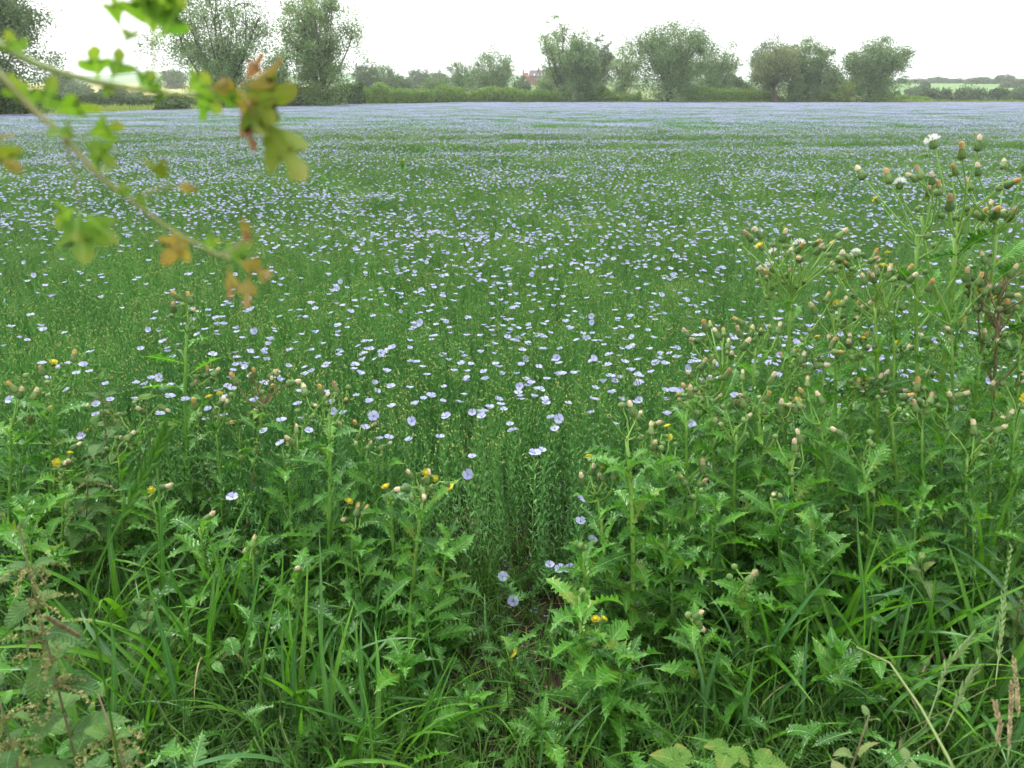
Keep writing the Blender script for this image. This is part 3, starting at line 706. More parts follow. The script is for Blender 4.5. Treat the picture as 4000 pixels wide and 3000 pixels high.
put(X, Y, terr(X, Y), 0 * X, 0 * X, rng.integers(0, 4, n) * 1.5708, np.full(n, 1.0), 13 + rng.integers(0, 4, n), (canopy(X, Y) - terr(X, Y)) / FH)
scatter('flax_crop', near_protos + mid_protos + far_protos, np.concatenate(P), np.concatenate(R), np.concatenate(S_), np.concatenate(I), 'dense green stems and seed capsules of the flax crop')
# flowers
fl_near = [flower_mesh(600 + i, .0132 * (1 + .1 * (i % 3)), [.5, .6, .4, .7, .48, .9][i]) for i in range(6)]
fl_mid = [flower_mesh(620 + i, .0155, [.35, .5, .42][i], .04, True) for i in range(3)]
def flower_plot(seed, size, n, r_):
    r = np.random.default_rng(seed); Q = []
    for k in range(n):
        c = np.array([r.uniform(-size / 2, size / 2), r.uniform(-size / 2, size / 2), FH * .97 + r.normal() * .02])
        ax = np.array([r.normal() * .3, r.normal() * .3 - .12, 1.]); ax /= np.linalg.norm(ax)
        u = np.cross(ax, [1, 0, 0]); u /= np.linalg.norm(u); v = np.cross(ax, u); ph = r.uniform(0, 6.28)
        e = [c + (u * math.cos(ph + j * 1.5708) + v * math.sin(ph + j * 1.5708)) * r_ + ax * r_ * .45 for j in range(4)]
        for j in range(4): Q.append([c, c * .5 + e[j] * .5, e[j], e[(j + 1) % 4]])
    return quads_mesh('flower_plot', np.array(Q), M['petal'])
fl_far = [flower_plot(640 + i, 2.0, n, .0158) for i, n in enumerate((120, 210, 310, 430))]
P, R, S_, I = [], [], [], []
def flowers(x, y, base, cnt, lift=.015):
    n = len(x); z = canopy(x, y) + rng.normal(lift, .022, n)
    tilt = rng.normal(-.06, .16, n); odd = rng.random(n) < .06; tilt = np.where(odd, rng.uniform(.5, 1.2, n), tilt)
    put(x, y, z, tilt, rng.normal(0, .16, n), rng.normal(0, .5, n), rng.uniform(.82, 1.12, n), base + rng.integers(0, cnt, n))
dens = 150.0
x = rng.uniform(-6.5, 6.5, int(13 * 6.3 * dens)); y = rng.uniform(2.1, 8.4, len(x))
k = in_view(x, y) & (rng.random(len(x)) < bloom(x, y)) & (y > near_edge(x) + .06); flowers(x[k], y[k], 0, 6)
x = rng.uniform(-25, 25, int(50 * 18.2 * dens)); y = rng.uniform(8.4, 26.6, len(x))
k = in_view(x, y) & (rng.random(len(x)) < bloom(x, y) * (.95 + .016 * y)); flowers(x[k], y[k], 6, 3, .02)
X, Y = np.meshgrid(np.arange(-110, 112, 1.6), np.arange(27.4, FAR_Y, 1.6)); X, Y = X.ravel(), Y.ravel()
X = X + rng.uniform(-.8, .8, len(X)); Y = Y + rng.uniform(-.8, .8, len(X)); k = in_view(X, Y, .06) & field_inside(X - 1, Y); X, Y = X[k], Y[k]; n = len(X)
bl = bloom(X, Y) * .7 + rng.normal(0, .12, n) + .14
put(X, Y, canopy(X, Y) - FH + .045, 0 * X, 0 * X, rng.choice([0, .3, -.3, 3.14, 2.9], n), np.full(n, 1.0), 9 + np.clip((bl * 3.3).astype(int), 0, 3))
scatter('flax_blossom', fl_near + fl_mid + fl_far, np.concatenate(P), np.concatenate(R), np.concatenate(S_), np.concatenate(I), 'pale blue flax flowers spread over the whole field')

# ------------------------------------------------------------------ leaf builders
def leaf_mesh(name, mat, L, W, prof, n=20, depth=.5, teeth=.0, arch=.6, start=.5, fold=.3, ripple=.1, seed=0, twist=0.0, spine=0.0):
    """leaf along +Y from the origin; arch: how far it curves down, start: initial rise angle"""
    rng = np.random.default_rng(seed); b = MB(); V, U = [], []
    y = z = 0.0; step = L / n
    for i in range(n + 1):
        t = i / n; an = start - arch * t * 1.6
        if i: y += math.cos(an) * step; z += math.sin(an) * step
        env = W / 2 * prof(t); tooth = i % 2 == 1
        for s in (-1, 1):
            pass
        wl, wr = [max(.0006, env * ((1 + spine * rng.random()) if tooth else (1 - depth * rng.uniform(.75, 1.15)))) for _ in range(2)]
        inn = env * (1 - depth) * .62
        tw = twist * t; nrm = np.array([0, -math.sin(an), math.cos(an)])
        for u, wd in ((-1, wl), (-.5, min(wl * .55, inn + .0004)), (0, 0), (.5, min(wr * .55, inn + .0004)), (1, wr)):
            x = math.copysign(wd, u) if u else 0
            up = abs(x) * fold + (ripple * W * (math.sin(i * 2.3 + (1.3 if u > 0 else 0)) + .6 * rng.normal()) * (abs(x) / (W / 2)) ** 1.3 if u else 0)
            sh = -teeth * step if (tooth and abs(u) == 1) else 0
            p = np.array([x * math.cos(tw), y + sh * math.cos(an), z + sh * math.sin(an) + x * math.sin(tw)]) + nrm * up
            V.append(p); U.append((.5 + x / W * .98, t))
    Fc = [(i * 5 + k, i * 5 + k + 1, (i + 1) * 5 + k + 1, (i + 1) * 5 + k) for i in range(n) for k in range(4)]
    b.add(V, Fc, 0, U); return b.mesh(name, mat)
pf_thistle = lambda t: (.30 + .1 * math.cos(t * 9)) * (1 - smooth(.0, .25, t)) + smooth(.05, .55, t) * (1 - smooth(.62, 1.0, t)) ** .8 * 1.0 + .16 * (t < .1)
pf_ovate = lambda t: math.sin(math.pi * min(1, t ** .62)) ** .8
pf_lance = lambda t: math.sin(math.pi * t ** .75)
TL = []     # sow-thistle leaves of different curvature, 1 unit = real size .17 m
for i in range(10):
    TL.append(leaf_mesh('leaf', M['thistle_leaf'], .165, .047 + .010 * (i % 3), pf_thistle, 24, [.6, .5, .66, .45, .56][i % 5], .6,
                        [.5, .9, 1.25, .7, .2][i % 5], [.35, .6, .8, .25, .1][i % 5], .32 + .12 * (i % 2), .15, 700 + i, rng.normal() * .4, .25))
LL = [leaf_mesh('leaf', M['thistle_leaf'], .15, .06, pf_ovate, 22, .14, .5, .5, .35, .2, .03, 730 + i, 0, .2) for i in range(3)]      # toothed oval
NL = [leaf_mesh('leaf', M['nettle_leaf'], .085, .05, pf_ovate, 18, .17, .9, [.6, .9, 1.2, .4][i], [.1, .3, .2, .0][i], .22, .05, 740 + i, 0, .05) for i in range(4)]
NY = [leaf_mesh('leaf', M['nettle_young'], .07, .04, pf_ovate, 18, .17, .9, [.5, .9][i], [.5, .2][i], .3, .06, 745 + i, 0, .05) for i in range(2)]
BL = [leaf_mesh('leaflet', M['bramble_leaf'], .075, .055, pf_ovate, 20, .13, .7, .4, .1, .18, .05, 750 + i, 0, .1) for i in range(2)]
def blade_mesh(L, W, bend, start, mat, seed, kink=None):
    rng = np.random.default_rng(seed); n = 13; V, U = [], []; y = z = 0.0; st = L / n; sway = rng.normal() * .25
    for i in range(n + 1):
        t = i / n; an = start - bend * t ** 1.7 - ((1.5 if t > kink else 0) if kink else 0)
        if i: y += math.cos(an) * st; z += math.sin(an) * st
        w = W / 2 * (min(1, .55 + 2 * t) * (1 - t ** 2.6) + .02); x0 = sway * L * .3 * t * t
        for s in (-1, 0, 1):
            V.append((x0 + s * w, y - abs(s) * w * .45 * math.sin(an), z + abs(s) * w * .45 * math.cos(an) * 1.0)); U.append((.5 + s * .5, t))
    b = MB(); b.add(V, [(i * 3 + k, i * 3 + k + 1, (i + 1) * 3 + k + 1, (i + 1) * 3 + k) for i in range(n) for k in range(2)], 0, U)
    return b.mesh('blade', mat)
GB = [blade_mesh(.5, .0115 + .003 * (i % 3), [.35, .8, 1.5, 2.3, .5, 1.1, 2.9, .2, 1.8, .6][i], [1.35, 1.4, 1.35, 1.45, 1.15, 1.25, 1.4, 1.5, 1.2, 1.45][i],
                 M['grass_blue' if i in (2, 7) else 'grass'], 760 + i, .55 if i == 9 else None) for i in range(10)]

# ------------------------------------------------------------------ flower heads of sow thistle
def head_meshes():
    out = {}
    V, Fc = lathe([(.0022, 0), (.0064, .002), (.0072, .0055), (.0058, .0115), (.0043, .0170), (.0041, .0190)], 8); b = MB(); b.add(V, Fc)
    rr = np.random.default_rng(5)
    for k in range(14):
        a = k * 2.4; c = np.array([math.cos(a), math.sin(a), 0]); s = np.array([-c[1], c[0], 0]); z = .003 + .0008 * k
        r = np.interp(z, [0, .0055, .0190], [.005, .0075, .0043]); b.add([c * r - s * .0013 + [0, 0, z - .003], c * r + s * .0013 + [0, 0, z - .003], c * (r + .0012) + [0, 0, z + .004]], [(0, 1, 2)])
    out['cup'] = b.mesh('involucre', M['involucre'])
    V, Fc = lathe([(.0018, 0), (.0062, .0022), (.0072, .006), (.0058, .010), (.002, .0125)], 8); b = MB(); b.add(V, Fc); out['bud'] = b.mesh('bud', M['involucre'])
    for key in ('cream', 'orange', 'brown'):
        b = MB(); V, Fc = lathe([(.0038, .018), (.0043, .0215), (.0037, .0255), (.0018, .0285), (.0005, .0290)], 7); b.add(V + rr.normal(size=V.shape) * .0005, Fc)
        for k in range(12):
            a = k * 2.4; c = np.array([math.cos(a), math.sin(a), 0]); s_ = np.array([-c[1], c[0], 0]) * .0011; b.add([c * .0036 - s_ + [0, 0, .019], c * .0036 + s_ + [0, 0, .019], c * rr.uniform(.0025, .0062) + [0, 0, rr.uniform(.027, .032)]], [(0, 1, 2)])
        out[key] = b.mesh('floret_tuft', M['tuft_' + key])
    b = MB()
    for k in range(34):
        a = k * 2.4; rad = .003 + .0095 * math.sqrt((k + 1) / 34); c = np.array([math.cos(a), math.sin(a), 0]); s = np.array([-c[1], c[0], 0])
        zz = .019 + .006 * (1 - rad / .0125); b.add([c * .002 + [0, 0, .015], c * rad - s * .0014 + [0, 0, zz], c * rad * 1.12 + [0, 0, zz + .0005], c * rad + s * .0014 + [0, 0, zz]], [(0, 1, 2, 3)])
    V, Fc = lathe([(.0062, .0195), (.0045, .0225), (.0015, .0235)], 8); b.add(V + rr.normal(size=V.shape) * .0004, Fc + [tuple(range(16, 24))])
    out['yellow'] = b.mesh('ray_florets', M['tuft_yellow'])
    b = MB()
    for k in range(70):
        d = rr.normal(size=3); d[2] = abs(d[2]) * .9 + .15; d /= np.linalg.norm(d); s = np.cross(d, rr.normal(size=3)); s /= np.linalg.norm(s)
        p = np.array([0, 0, .013]); e = p + d * .0135; b.add([p, e + s * .0011, e - s * .0011], [(0, 1, 2)])
    out['white'] = b.mesh('pappus', M['pappus'])
    return out
HM = head_meshes()
def add_head(parent, p, d, kind, s, rng):
    q = Vector(d).to_track_quat('Z', 'Y'); e = (q @ Euler((0, 0, rng.uniform(0, 6.28))).to_quaternion()).to_euler()
    if kind == 'bud': return obj('flower_bud', HM['bud'], parent, p, e, s)
    h = obj('flower_head', HM['cup'], parent, p, e, s)
    obj({'yellow': 'ray_florets', 'white': 'pappus'}.get(kind, 'floret_tuft'), HM[kind], h)
    return h
GT = 'sow thistles at the field margin'
def thistle(label, tip, base, heads=8, seed=0, leaves=15, lsize=1.0, sr=.0075, red=False, spread=.16, kinds='ccobbcn', branches=0, name='sow_thistle', group=GT, leafset=None, dY=0.0, hs=1.0, bare=0.0):
    """tip, base: photo positions (2212-wide picture); the plant stands on the ground at base"""
    rng = np.random.default_rng(9000 + seed)
    g = ground(base[0] * S2, base[1] * S2); top = at_y(tip[0] * S2, tip[1] * S2, g[1] + dY)
    o = thing(name, label, 'sow thistle' if name == 'sow_thistle' else 'plant', (g[0], g[1], 0), group)
    T = np.array([top[0] - g[0], top[1] - g[1], top[2]]); H = T[2]
    ub = .20 if heads > 3 else .08                                # length of the flowering top
    main = T * (1 - ub * .55)
    path = curve((0, 0, -.02), main, (rng.normal() * .012, rng.normal() * .012, 0), 9)
    b = MB(); b.add(*tube(path, np.linspace(sr, sr * (.55 if heads else .22), 9), 10))
    kd = {'c': 'cream', 'o': 'orange', 'b': 'bud', 'y': 'yellow', 'w': 'white', 'n': 'brown'}
    hl = []
    def umbel(root, axis, nh, rad):
        for k in range(nh):
            a = k * 2.4 + rng.normal() * .4; f = math.sqrt((k + .5) / max(nh, 1))
            d = axis / np.linalg.norm(axis) * 1.0 + np.array([math.cos(a), math.sin(a), 0]) * f * 1.1 + np.array([0, 0, .1 - .25 * f])
            r1 = root - axis / np.linalg.norm(axis) * rad * .55 * rng.random(); q = root + d * rad * rng.uniform(.5, 1.15)
            bp = curve(r1, q, rng.normal(size=3) * .014 - np.array([0, 0, .006]), 4)
            b.add(*tube(bp, np.linspace(.0030, .0021, 4), 5, False)); hd = bp[-1] - bp[-2] + rng.normal(size=3) * .012
            kk = kd[kinds[k % len(kinds)]]; rng.random()
            hl.append((q - hd / np.linalg.norm(hd) * .001, hd, kk, rng.uniform(1.3, 1.8) * hs * (.68 if kk == 'yellow' else .85 if kk == 'bud' else 1)))
            if rng.random() < .35:                               # small sessile buds below
                hl.append((bp[1] + rng.normal(size=3) * .008, rng.normal(size=3) + [0, 0, 1], 'bud', rng.uniform(1.1, 1.6) * hs))
    if heads:
        k0 = max(1, int(heads * .5)) if branches else heads
        umbel(main, T / H, k0, H * ub * .55 * spread / .16 if H < 1.2 else .125 * spread / .16)
        rest = heads - k0
        for j in range(branches):
            t0 = rng.uniform(.55, .85); r0 = path[int(t0 * 8)]; a = j * 2.6 + rng.uniform(-.4, .4)
            L = H * rng.uniform(.18, .30); e = r0 + np.array([math.cos(a) * .45, math.sin(a) * .25, 1]) * L
            bp = curve(r0, e, np.array([math.cos(a), math.sin(a), 0]) * .015, 6); b.add(*tube(bp, np.linspace(sr * .5, sr * .32, 6), 6))
            umbel(e, np.array([math.cos(a) * .3, 0, 1.0]), max(1, rest // branches), .055 * spread / .16)
    obj('stem', b.mesh('stem', M['thistle_stem_red' if red else 'thistle_stem']), o)
    LS = leafset or TL
    leaves = int(leaves * 1.65); lsize *= .88; sr *= 1.5
    for k in range(leaves):
        t = (k + .3 + rng.random() * .4) / leaves; t = bare + (.93 - bare) * t
        p = main * t + (path[min(8, int(t * 8))] - main * (min(8, int(t * 8)) / 8)) * 1.0
        az = k * 2.399 + rng.normal() * .35
        s = lsize * (1.08 - .26 * t) * rng.uniform(.6, 1.3)
        el = rng.uniform(-.25, .35) + .75 * t
        q = Euler((el, rng.normal() * .3, az)).to_quaternion()
        obj('leaf', LS[rng.integers(0, len(LS))], o, p, q.to_euler(), float(s))
    if not heads:                                                  # closed leafy tip
        for k in range(6):
            obj('leaf', LS[rng.integers(0, len(LS))], o, main * (1 - .012 * k), Euler((1.25 - .13 * k + rng.normal() * .08, rng.normal() * .2, k * 2.4 + rng.normal() * .2)).to_quaternion().to_euler(), float(lsize * (.38 + .06 * k)))
    for p, d, kk, s in hl: add_head(o, p, d, kk, float(s), rng)
    return o
TH = [  # label, tip, base, keywords
 ('tall sow thistle with a knot of brown buds under the drooping hawthorn twig', (402, 632), (420, 1175), dict(heads=16, branches=1, sr=.0085, leaves=17, kinds='oobbncbb', spread=.12)),
 ('red-stemmed thin sow thistle with tan heads beside the tall one', (578, 815), (520, 1225), dict(heads=8, red=True, sr=.0055, leaves=11, kinds='coobn')),
 ('slender sow thistle with one yellow head next to the tall one', (462, 868), (478, 1230), dict(heads=8, sr=.0055, leaves=11, kinds='cybbo')),
 ('stout leafy sow thistle with small cream heads at the flax gap edge', (712, 838), (700, 1310), dict(heads=7, sr=.0085, leaves=20, lsize=1.1, kinds='cobn')),
 ('sow thistle with two open yellow flowers and cream buds facing the gap', (918, 1025), (885, 1385), dict(heads=9, sr=.008, leaves=20, lsize=1.05, kinds='cycycbb', spread=.13)),
 ('sow thistle with a single yellow-tipped head just left of the two-flowered one', (843, 1058), (852, 1330), dict(heads=2, sr=.0065, leaves=15, kinds='y')),
 ('leafy headless sow thistle shoot at the gap', (968, 1150), (958, 1430), dict(heads=0, sr=.0075, leaves=16, lsize=.95)),
 ('drooping thin sow thistle with curled pale heads behind the stout one', (790, 915), (742, 1225), dict(heads=5, sr=.0045, leaves=9, kinds='nocb')),
 ('short sow thistle with one cream head among the leaves', (545, 1175), (560, 1395), dict(heads=3, sr=.005, leaves=12, kinds='cb')),
 ('sow thistle with a bright yellow flower at the edge by the nettle', (118, 795), (95, 1190), dict(heads=8, sr=.007, leaves=16, lsize=1.1, kinds='bybon')),
 ('broad-leaved sow thistle hard against the frame edge', (25, 860), (10, 1230), dict(heads=4, sr=.007, leaves=16, lsize=1.2, kinds='cob')),
 ('sow thistle with cream-yellow buds below the nettle top', (140, 980), (130, 1290), dict(heads=6, sr=.006, leaves=15, lsize=1.1, kinds='yccb')),
 ('bushy short sow thistle under the tall thin stems', (330, 1050), (330, 1310), dict(heads=4, sr=.006, leaves=16, lsize=1.15, kinds='cyb')),
 ('sow thistle with pale twin heads between the stout and the red-stemmed one', (620, 960), (625, 1285), dict(heads=4, sr=.006, leaves=16, kinds='cob')),
 ('small sow thistle with orange heads in the leaf tangle', (760, 1105), (770, 1340), dict(heads=4, sr=.005, leaves=12, kinds='oyc')),
 ('tiny sow thistle with one yellow bud on the bare patch', (1096, 1400), (1088, 1500), dict(heads=1, sr=.004, leaves=7, lsize=.75, kinds='y')),
 # the other side of the gap
 ('giant sow thistle towering over all, with white seed tufts', (2082, 365), (1995, 1225), dict(heads=16, branches=2, sr=.0125, leaves=14, lsize=1.25, kinds='cwobnocbncb', spread=.24, bare=.2, hs=1.1)),
 ('tall sow thistle branching left of the giant one', (1975, 395), (2018, 1240), dict(heads=15, branches=1, sr=.0095, leaves=10, lsize=1.1, kinds='cobbyn', spread=.22, bare=.25, hs=1.1)),
 ('tall sow thistle slanting out of frame right of the giant one', (2175, 368), (2030, 1235), dict(heads=14, branches=1, sr=.010, leaves=9, lsize=1.2, kinds='ccycobnb', spread=.2, bare=.25, hs=1.1)),
 ('sow thistle with a wide umbel topped by a white seed clock', (1712, 535), (1690, 1195), dict(heads=38, branches=2, sr=.008, leaves=17, kinds='wcobbncbcnocyb', spread=.2)),
 ('sow thistle with a flat side-facing yellow flower', (1890, 580), (1892, 1230), dict(heads=26, branches=2, sr=.008, leaves=16, kinds='yccobbcb', spread=.18)),
 ('sow thistle with tight yellow buds below the side-facing flower', (1838, 655), (1835, 1200), dict(heads=18, branches=1, sr=.0075, leaves=16, kinds='cycobbcb', spread=.12)),
 ('sow thistle with a broad loose spray of cream heads left of the white clock', (1560, 742), (1580, 1215), dict(heads=24, branches=2, sr=.0075, leaves=18, kinds='cobcn', spread=.2)),
 ('leafy-crowned sow thistle with one bud at the gap edge', (1352, 880), (1362, 1395), dict(heads=4, sr=.009, leaves=22, lsize=1.2, kinds='cbb')),
 ('sow thistle with a fully open yellow disc at the gap edge', (1285, 1020), (1322, 1370), dict(heads=8, sr=.0075, leaves=18, kinds='ycbcbo', spread=.15)),
 ('sow thistle with yellow bud pair behind the leafy-crowned one', (1428, 940), (1440, 1320), dict(heads=6, sr=.007, leaves=16, kinds='ycb')),
 ('thick-stemmed sow thistle with a dropped tan head', (1500, 1040), (1508, 1345), dict(heads=4, sr=.009, leaves=18, lsize=1.1, kinds='ncb')),
 ('reddish-stemmed sow thistle in the crowd near the frame edge', (2160, 585), (2140, 1255), dict(heads=24, branches=2, sr=.0085, leaves=14, red=True, kinds='ccyobnb', spread=.2)),
 ('sow thistle with a golden bud cluster under the white clock', (1782, 722), (1775, 1230), dict(heads=17, branches=1, sr=.007, leaves=17, kinds='oybcbcb', spread=.13)),
 ('sow thistle with a dark closed bud cluster before the giant one', (1992, 845), (1985, 1330), dict(heads=10, sr=.007, leaves=17, lsize=1.1, kinds='bbbn', spread=.1)),
 ('sow thistle with a lone golden head at the frame edge', (2195, 850), (2180, 1330), dict(heads=8, branches=1, sr=.007, leaves=17, lsize=1.1, kinds='ycbb')),
 ('sow thistle with cream buds leaning from the crowd to the gap', (1640, 830), (1640, 1270), dict(heads=10, branches=1, sr=.0075, leaves=20, kinds='ccob')),
 ('small-headed leafy sow thistle low in the crowd', (1710, 950), (1715, 1330), dict(heads=4, sr=.008, leaves=20, lsize=1.15, kinds='cb')),
 ('broad leafy sow thistle filling the crowd below the dark buds', (1860, 940), (1865, 1340), dict(heads=4, sr=.008, leaves=20, lsize=1.2, kinds='bcb')),
 ('leafy sow thistle in front of the giant stem', (2090, 930), (2085, 1350), dict(heads=4, sr=.007, leaves=20, lsize=1.2, kinds='cbb')),
 ('sow thistle with a cream-tipped head low over the grass', (1495, 1330), (1530, 1560), dict(heads=3, sr=.006, leaves=14, lsize=1.05, kinds='cb', spread=.1)),
 ('twisted sow thistle with a few round buds low over the grass', (1612, 1235), (1605, 1500), dict(heads=5, sr=.006, leaves=16, kinds='bbn')),
 ('slim sow thistle with a yellow bud low at the gap', (1290, 1345), (1330, 1545), dict(heads=2, sr=.005, leaves=14, kinds='y')),
 ('sprawling headless sow thistle by the bare patch', (1250, 1275), (1275, 1560), dict(heads=1, sr=.0075, leaves=16, lsize=1.1, kinds='b')),
 ('short forked sow thistle beside the bare patch', (1345, 1430), (1358, 1600), dict(heads=0, sr=.006, leaves=14, lsize=1.15)),
 ('young sow thistle low in front of the gap', (1010, 1520), (1005, 1610), dict(heads=0, sr=.005, leaves=10, lsize=.9)),
 ('prostrate sow thistle across the bare patch', (1170, 1570), (1150, 1640), dict(heads=0, sr=.005, leaves=10, lsize=.95)),
 ('sow thistle rosette at the grass clump beside the gap', (870, 1440), (880, 1570), dict(heads=0, sr=.005, leaves=12, lsize=1.05)),
 ('leafy sow thistle rising out of the grass below the stout one', (640, 1230), (650, 1440), dict(heads=1, sr=.006, leaves=16, lsize=1.1, kinds='c')),
 ('leafy sow thistle at the foot of the bent grass', (1760, 1130), (1755, 1420), dict(heads=0, sr=.007, leaves=18, lsize=1.2)),
 ('leafy sow thistle behind the bent pale stalk', (1930, 1180), (1935, 1430), dict(heads=0, sr=.007, leaves=16, lsize=1.2)),
 ('leafy sow thistle low between crowd and gap', (1440, 1180), (1440, 1430), dict(heads=0, sr=.007, leaves=18, lsize=1.1)),
 ('leafy sow thistle tucked under the slender pair', (430, 1130), (440, 1370), dict(heads=1, sr=.006, leaves=16, lsize=1.15, kinds='c')),
 ('leafy sow thistle under the nettle at the frame edge', (60, 1090), (70, 1370), dict(heads=0, sr=.006, leaves=16, lsize=1.25)),
 # more of the crowd on both sides
 ('leafy sow thistle rising between the loose cream spray and the white clock', (1632, 690), (1635, 1215), dict(heads=12, branches=1, sr=.007, leaves=18, kinds='cobbn', spread=.15)),
 ('sow thistle standing just left of the tight yellow buds', (1805, 640), (1800, 1215), dict(heads=12, branches=1, sr=.007, leaves=18, kinds='cobbc', spread=.15)),
 ('sow thistle with drooping tan heads between side-facing flower and tall left branch', (1930, 600), (1935, 1225), dict(heads=14, branches=1, sr=.007, leaves=17, kinds='onbbc', spread=.17)),
 ('sow thistle with brown buds crowding the giant stem', (2055, 610), (2060, 1255), dict(heads=14, branches=1, sr=.007, leaves=17, kinds='nbobc', spread=.18)),
 ('sow thistle filling the corner between giant stem and frame edge', (2120, 700), (2110, 1260), dict(heads=10, branches=1, sr=.007, leaves=18, kinds='cobb', spread=.15)),
 ('sow thistle at the frame edge above the lone golden head', (2205, 640), (2200, 1260), dict(heads=12, branches=1, sr=.007, leaves=17, kinds='cobyb', spread=.16)),
 ('sow thistle stepping down from the cream spray towards the gap', (1482, 830), (1490, 1265), dict(heads=8, branches=1, sr=.007, leaves=19, kinds='cobb', spread=.13)),
 ('sow thistle closest to the loose cream spray on its gap side', (1525, 790), (1535, 1235), dict(heads=7, sr=.007, leaves=19, kinds='cnbb', spread=.12)),
 ('narrow sow thistle left of the yellow bud pair', (1395, 930), (1400, 1290), dict(heads=4, sr=.007, leaves=19, kinds='cbb')),
 ('sow thistle in the second row under the cream spray', (1590, 890), (1595, 1300), dict(heads=5, sr=.007, leaves=20, kinds='cbb')),
 ('sow thistle in the second row under the golden bud cluster', (1770, 860), (1775, 1300), dict(heads=5, sr=.007, leaves=20, kinds='cob')),
 ('sow thistle in the second row under the side-facing flower', (1925, 850), (1930, 1310), dict(heads=5, sr=.007, leaves=20, kinds='obb')),
 ('sow thistle in the second row at the giant stem', (2045, 850), (2045, 1320), dict(heads=5, sr=.007, leaves=20, kinds='cbb')),
 ('sow thistle in the second row by the frame edge', (2140, 920), (2140, 1330), dict(heads=5, sr=.007, leaves=20, kinds='cbb')),
 ('low leafy sow thistle under the thick-stemmed one', (1545, 1080), (1550, 1390), dict(heads=0, sr=.0065, leaves=19, lsize=1.05)),
 ('low leafy sow thistle under the small-headed one', (1665, 1060), (1670, 1390), dict(heads=1, sr=.0065, leaves=19, lsize=1.05, kinds='c')),
 ('low leafy sow thistle under the dark bud cluster', (1990, 1060), (1985, 1400), dict(heads=0, sr=.0065, leaves=19, lsize=1.05)),
 ('low leafy sow thistle right under the giant one', (2100, 1100), (2100, 1410), dict(heads=0, sr=.0065, leaves=19, lsize=1.05)),
 ('sow thistle with curled tips left of the tall budded one', (300, 880), (300, 1215), dict(heads=5, sr=.006, leaves=18, kinds='cbb')),
 ('sow thistle right behind the slender one-yellow thistle', (515, 900), (520, 1200), dict(heads=5, sr=.006, leaves=18, kinds='cob')),
 ('sow thistle between the drooping thin one and the gap', (812, 960), (800, 1260), dict(heads=4, sr=.006, leaves=18, kinds='cnb')),
 ('sow thistle between the red-stemmed and the stout one', (655, 880), (650, 1230), dict(heads=4, sr=.006, leaves=18, kinds='cbb')),
 ('sow thistle at the edge above the broad-leaved one', (60, 900), (50, 1200), dict(heads=5, sr=.006, leaves=18, kinds='obb')),
 ('sow thistle between the nettle and the tall budded one', (255, 950), (262, 1250), dict(heads=4, sr=.006, leaves=18, kinds='cbb')),
 ('low leafy sow thistle between stout and two-flowered ones', (770, 1180), (780, 1400), dict(heads=0, sr=.006, leaves=18)),
 ('low leafy sow thistle on the gap rim below the headless shoot', (925, 1290), (930, 1460), dict(heads=0, sr=.006, leaves=16)),
 ('low leafy sow thistle on the gap rim below the yellow disc', (1260, 1180), (1270, 1420), dict(heads=1, sr=.006, leaves=18, kinds='b')),
]
for i, (lb, tp, bs, kw) in enumerate(TH): thistle(lb, tp, bs, seed=i, **kw)
thistle('young plant with oval prickle-edged pale leaves beside the bent stalk', (1808, 1405), (1795, 1600), heads=0, seed=91, leaves=9, lsize=1.0, name='prickly_plant', group=None, leafset=LL)
thistle('oval-leaved prickle-edged plant among the bent grass', (1735, 1195), (1745, 1450), heads=0, seed=92, leaves=10, lsize=1.0, name='prickly_plant', group=None, leafset=LL)
for i, (lb, tp, Yp) in enumerate([('yellow-green weed shoot standing out of the flax below the twig tip', (700, 392), 9.0), ('weed shoot with a yellow flower out in the middle of the flax', (868, 352), 10.5),
                                  ('pointed green weed shoot out in the flax before the lone willow', (1846, 392), 9.2), ('short weed shoot beside the pointed one in the flax', (1762, 420), 8.4), ('yellow-flowered weed on the wheel track', (2000, 338), 13.0)]):
    p = at_y(tp[0] * S2, tp[1] * S2, Yp); rr_ = np.random.default_rng(i)
    o = thing('field_weed', lb, 'weed', (p[0], p[1], 0))
    b = MB(); b.add(*tube(curve((0, 0, 0), (0.01, 0, p[2]), (.01, 0, 0), 6), np.linspace(.006, .004, 6), 6)); obj('stem', b.mesh('stem', M['thistle_stem']), o)
    for k in range(8):
        obj('leaf', TL[k % 10], o, (0.008, 0, p[2] * (.72 + .035 * k)), (1.0 + .05 * k, 0, k * 2.4), .75)
    for k in range(3): add_head(o, Vector((.02 * math.cos(k * 2.1), .02 * math.sin(k * 2.1), p[2] + .01)), (math.cos(k * 2.1) * .4, .1, 1), 'yellow' if i in (1, 4) else 'bud', 1.3, rr_)

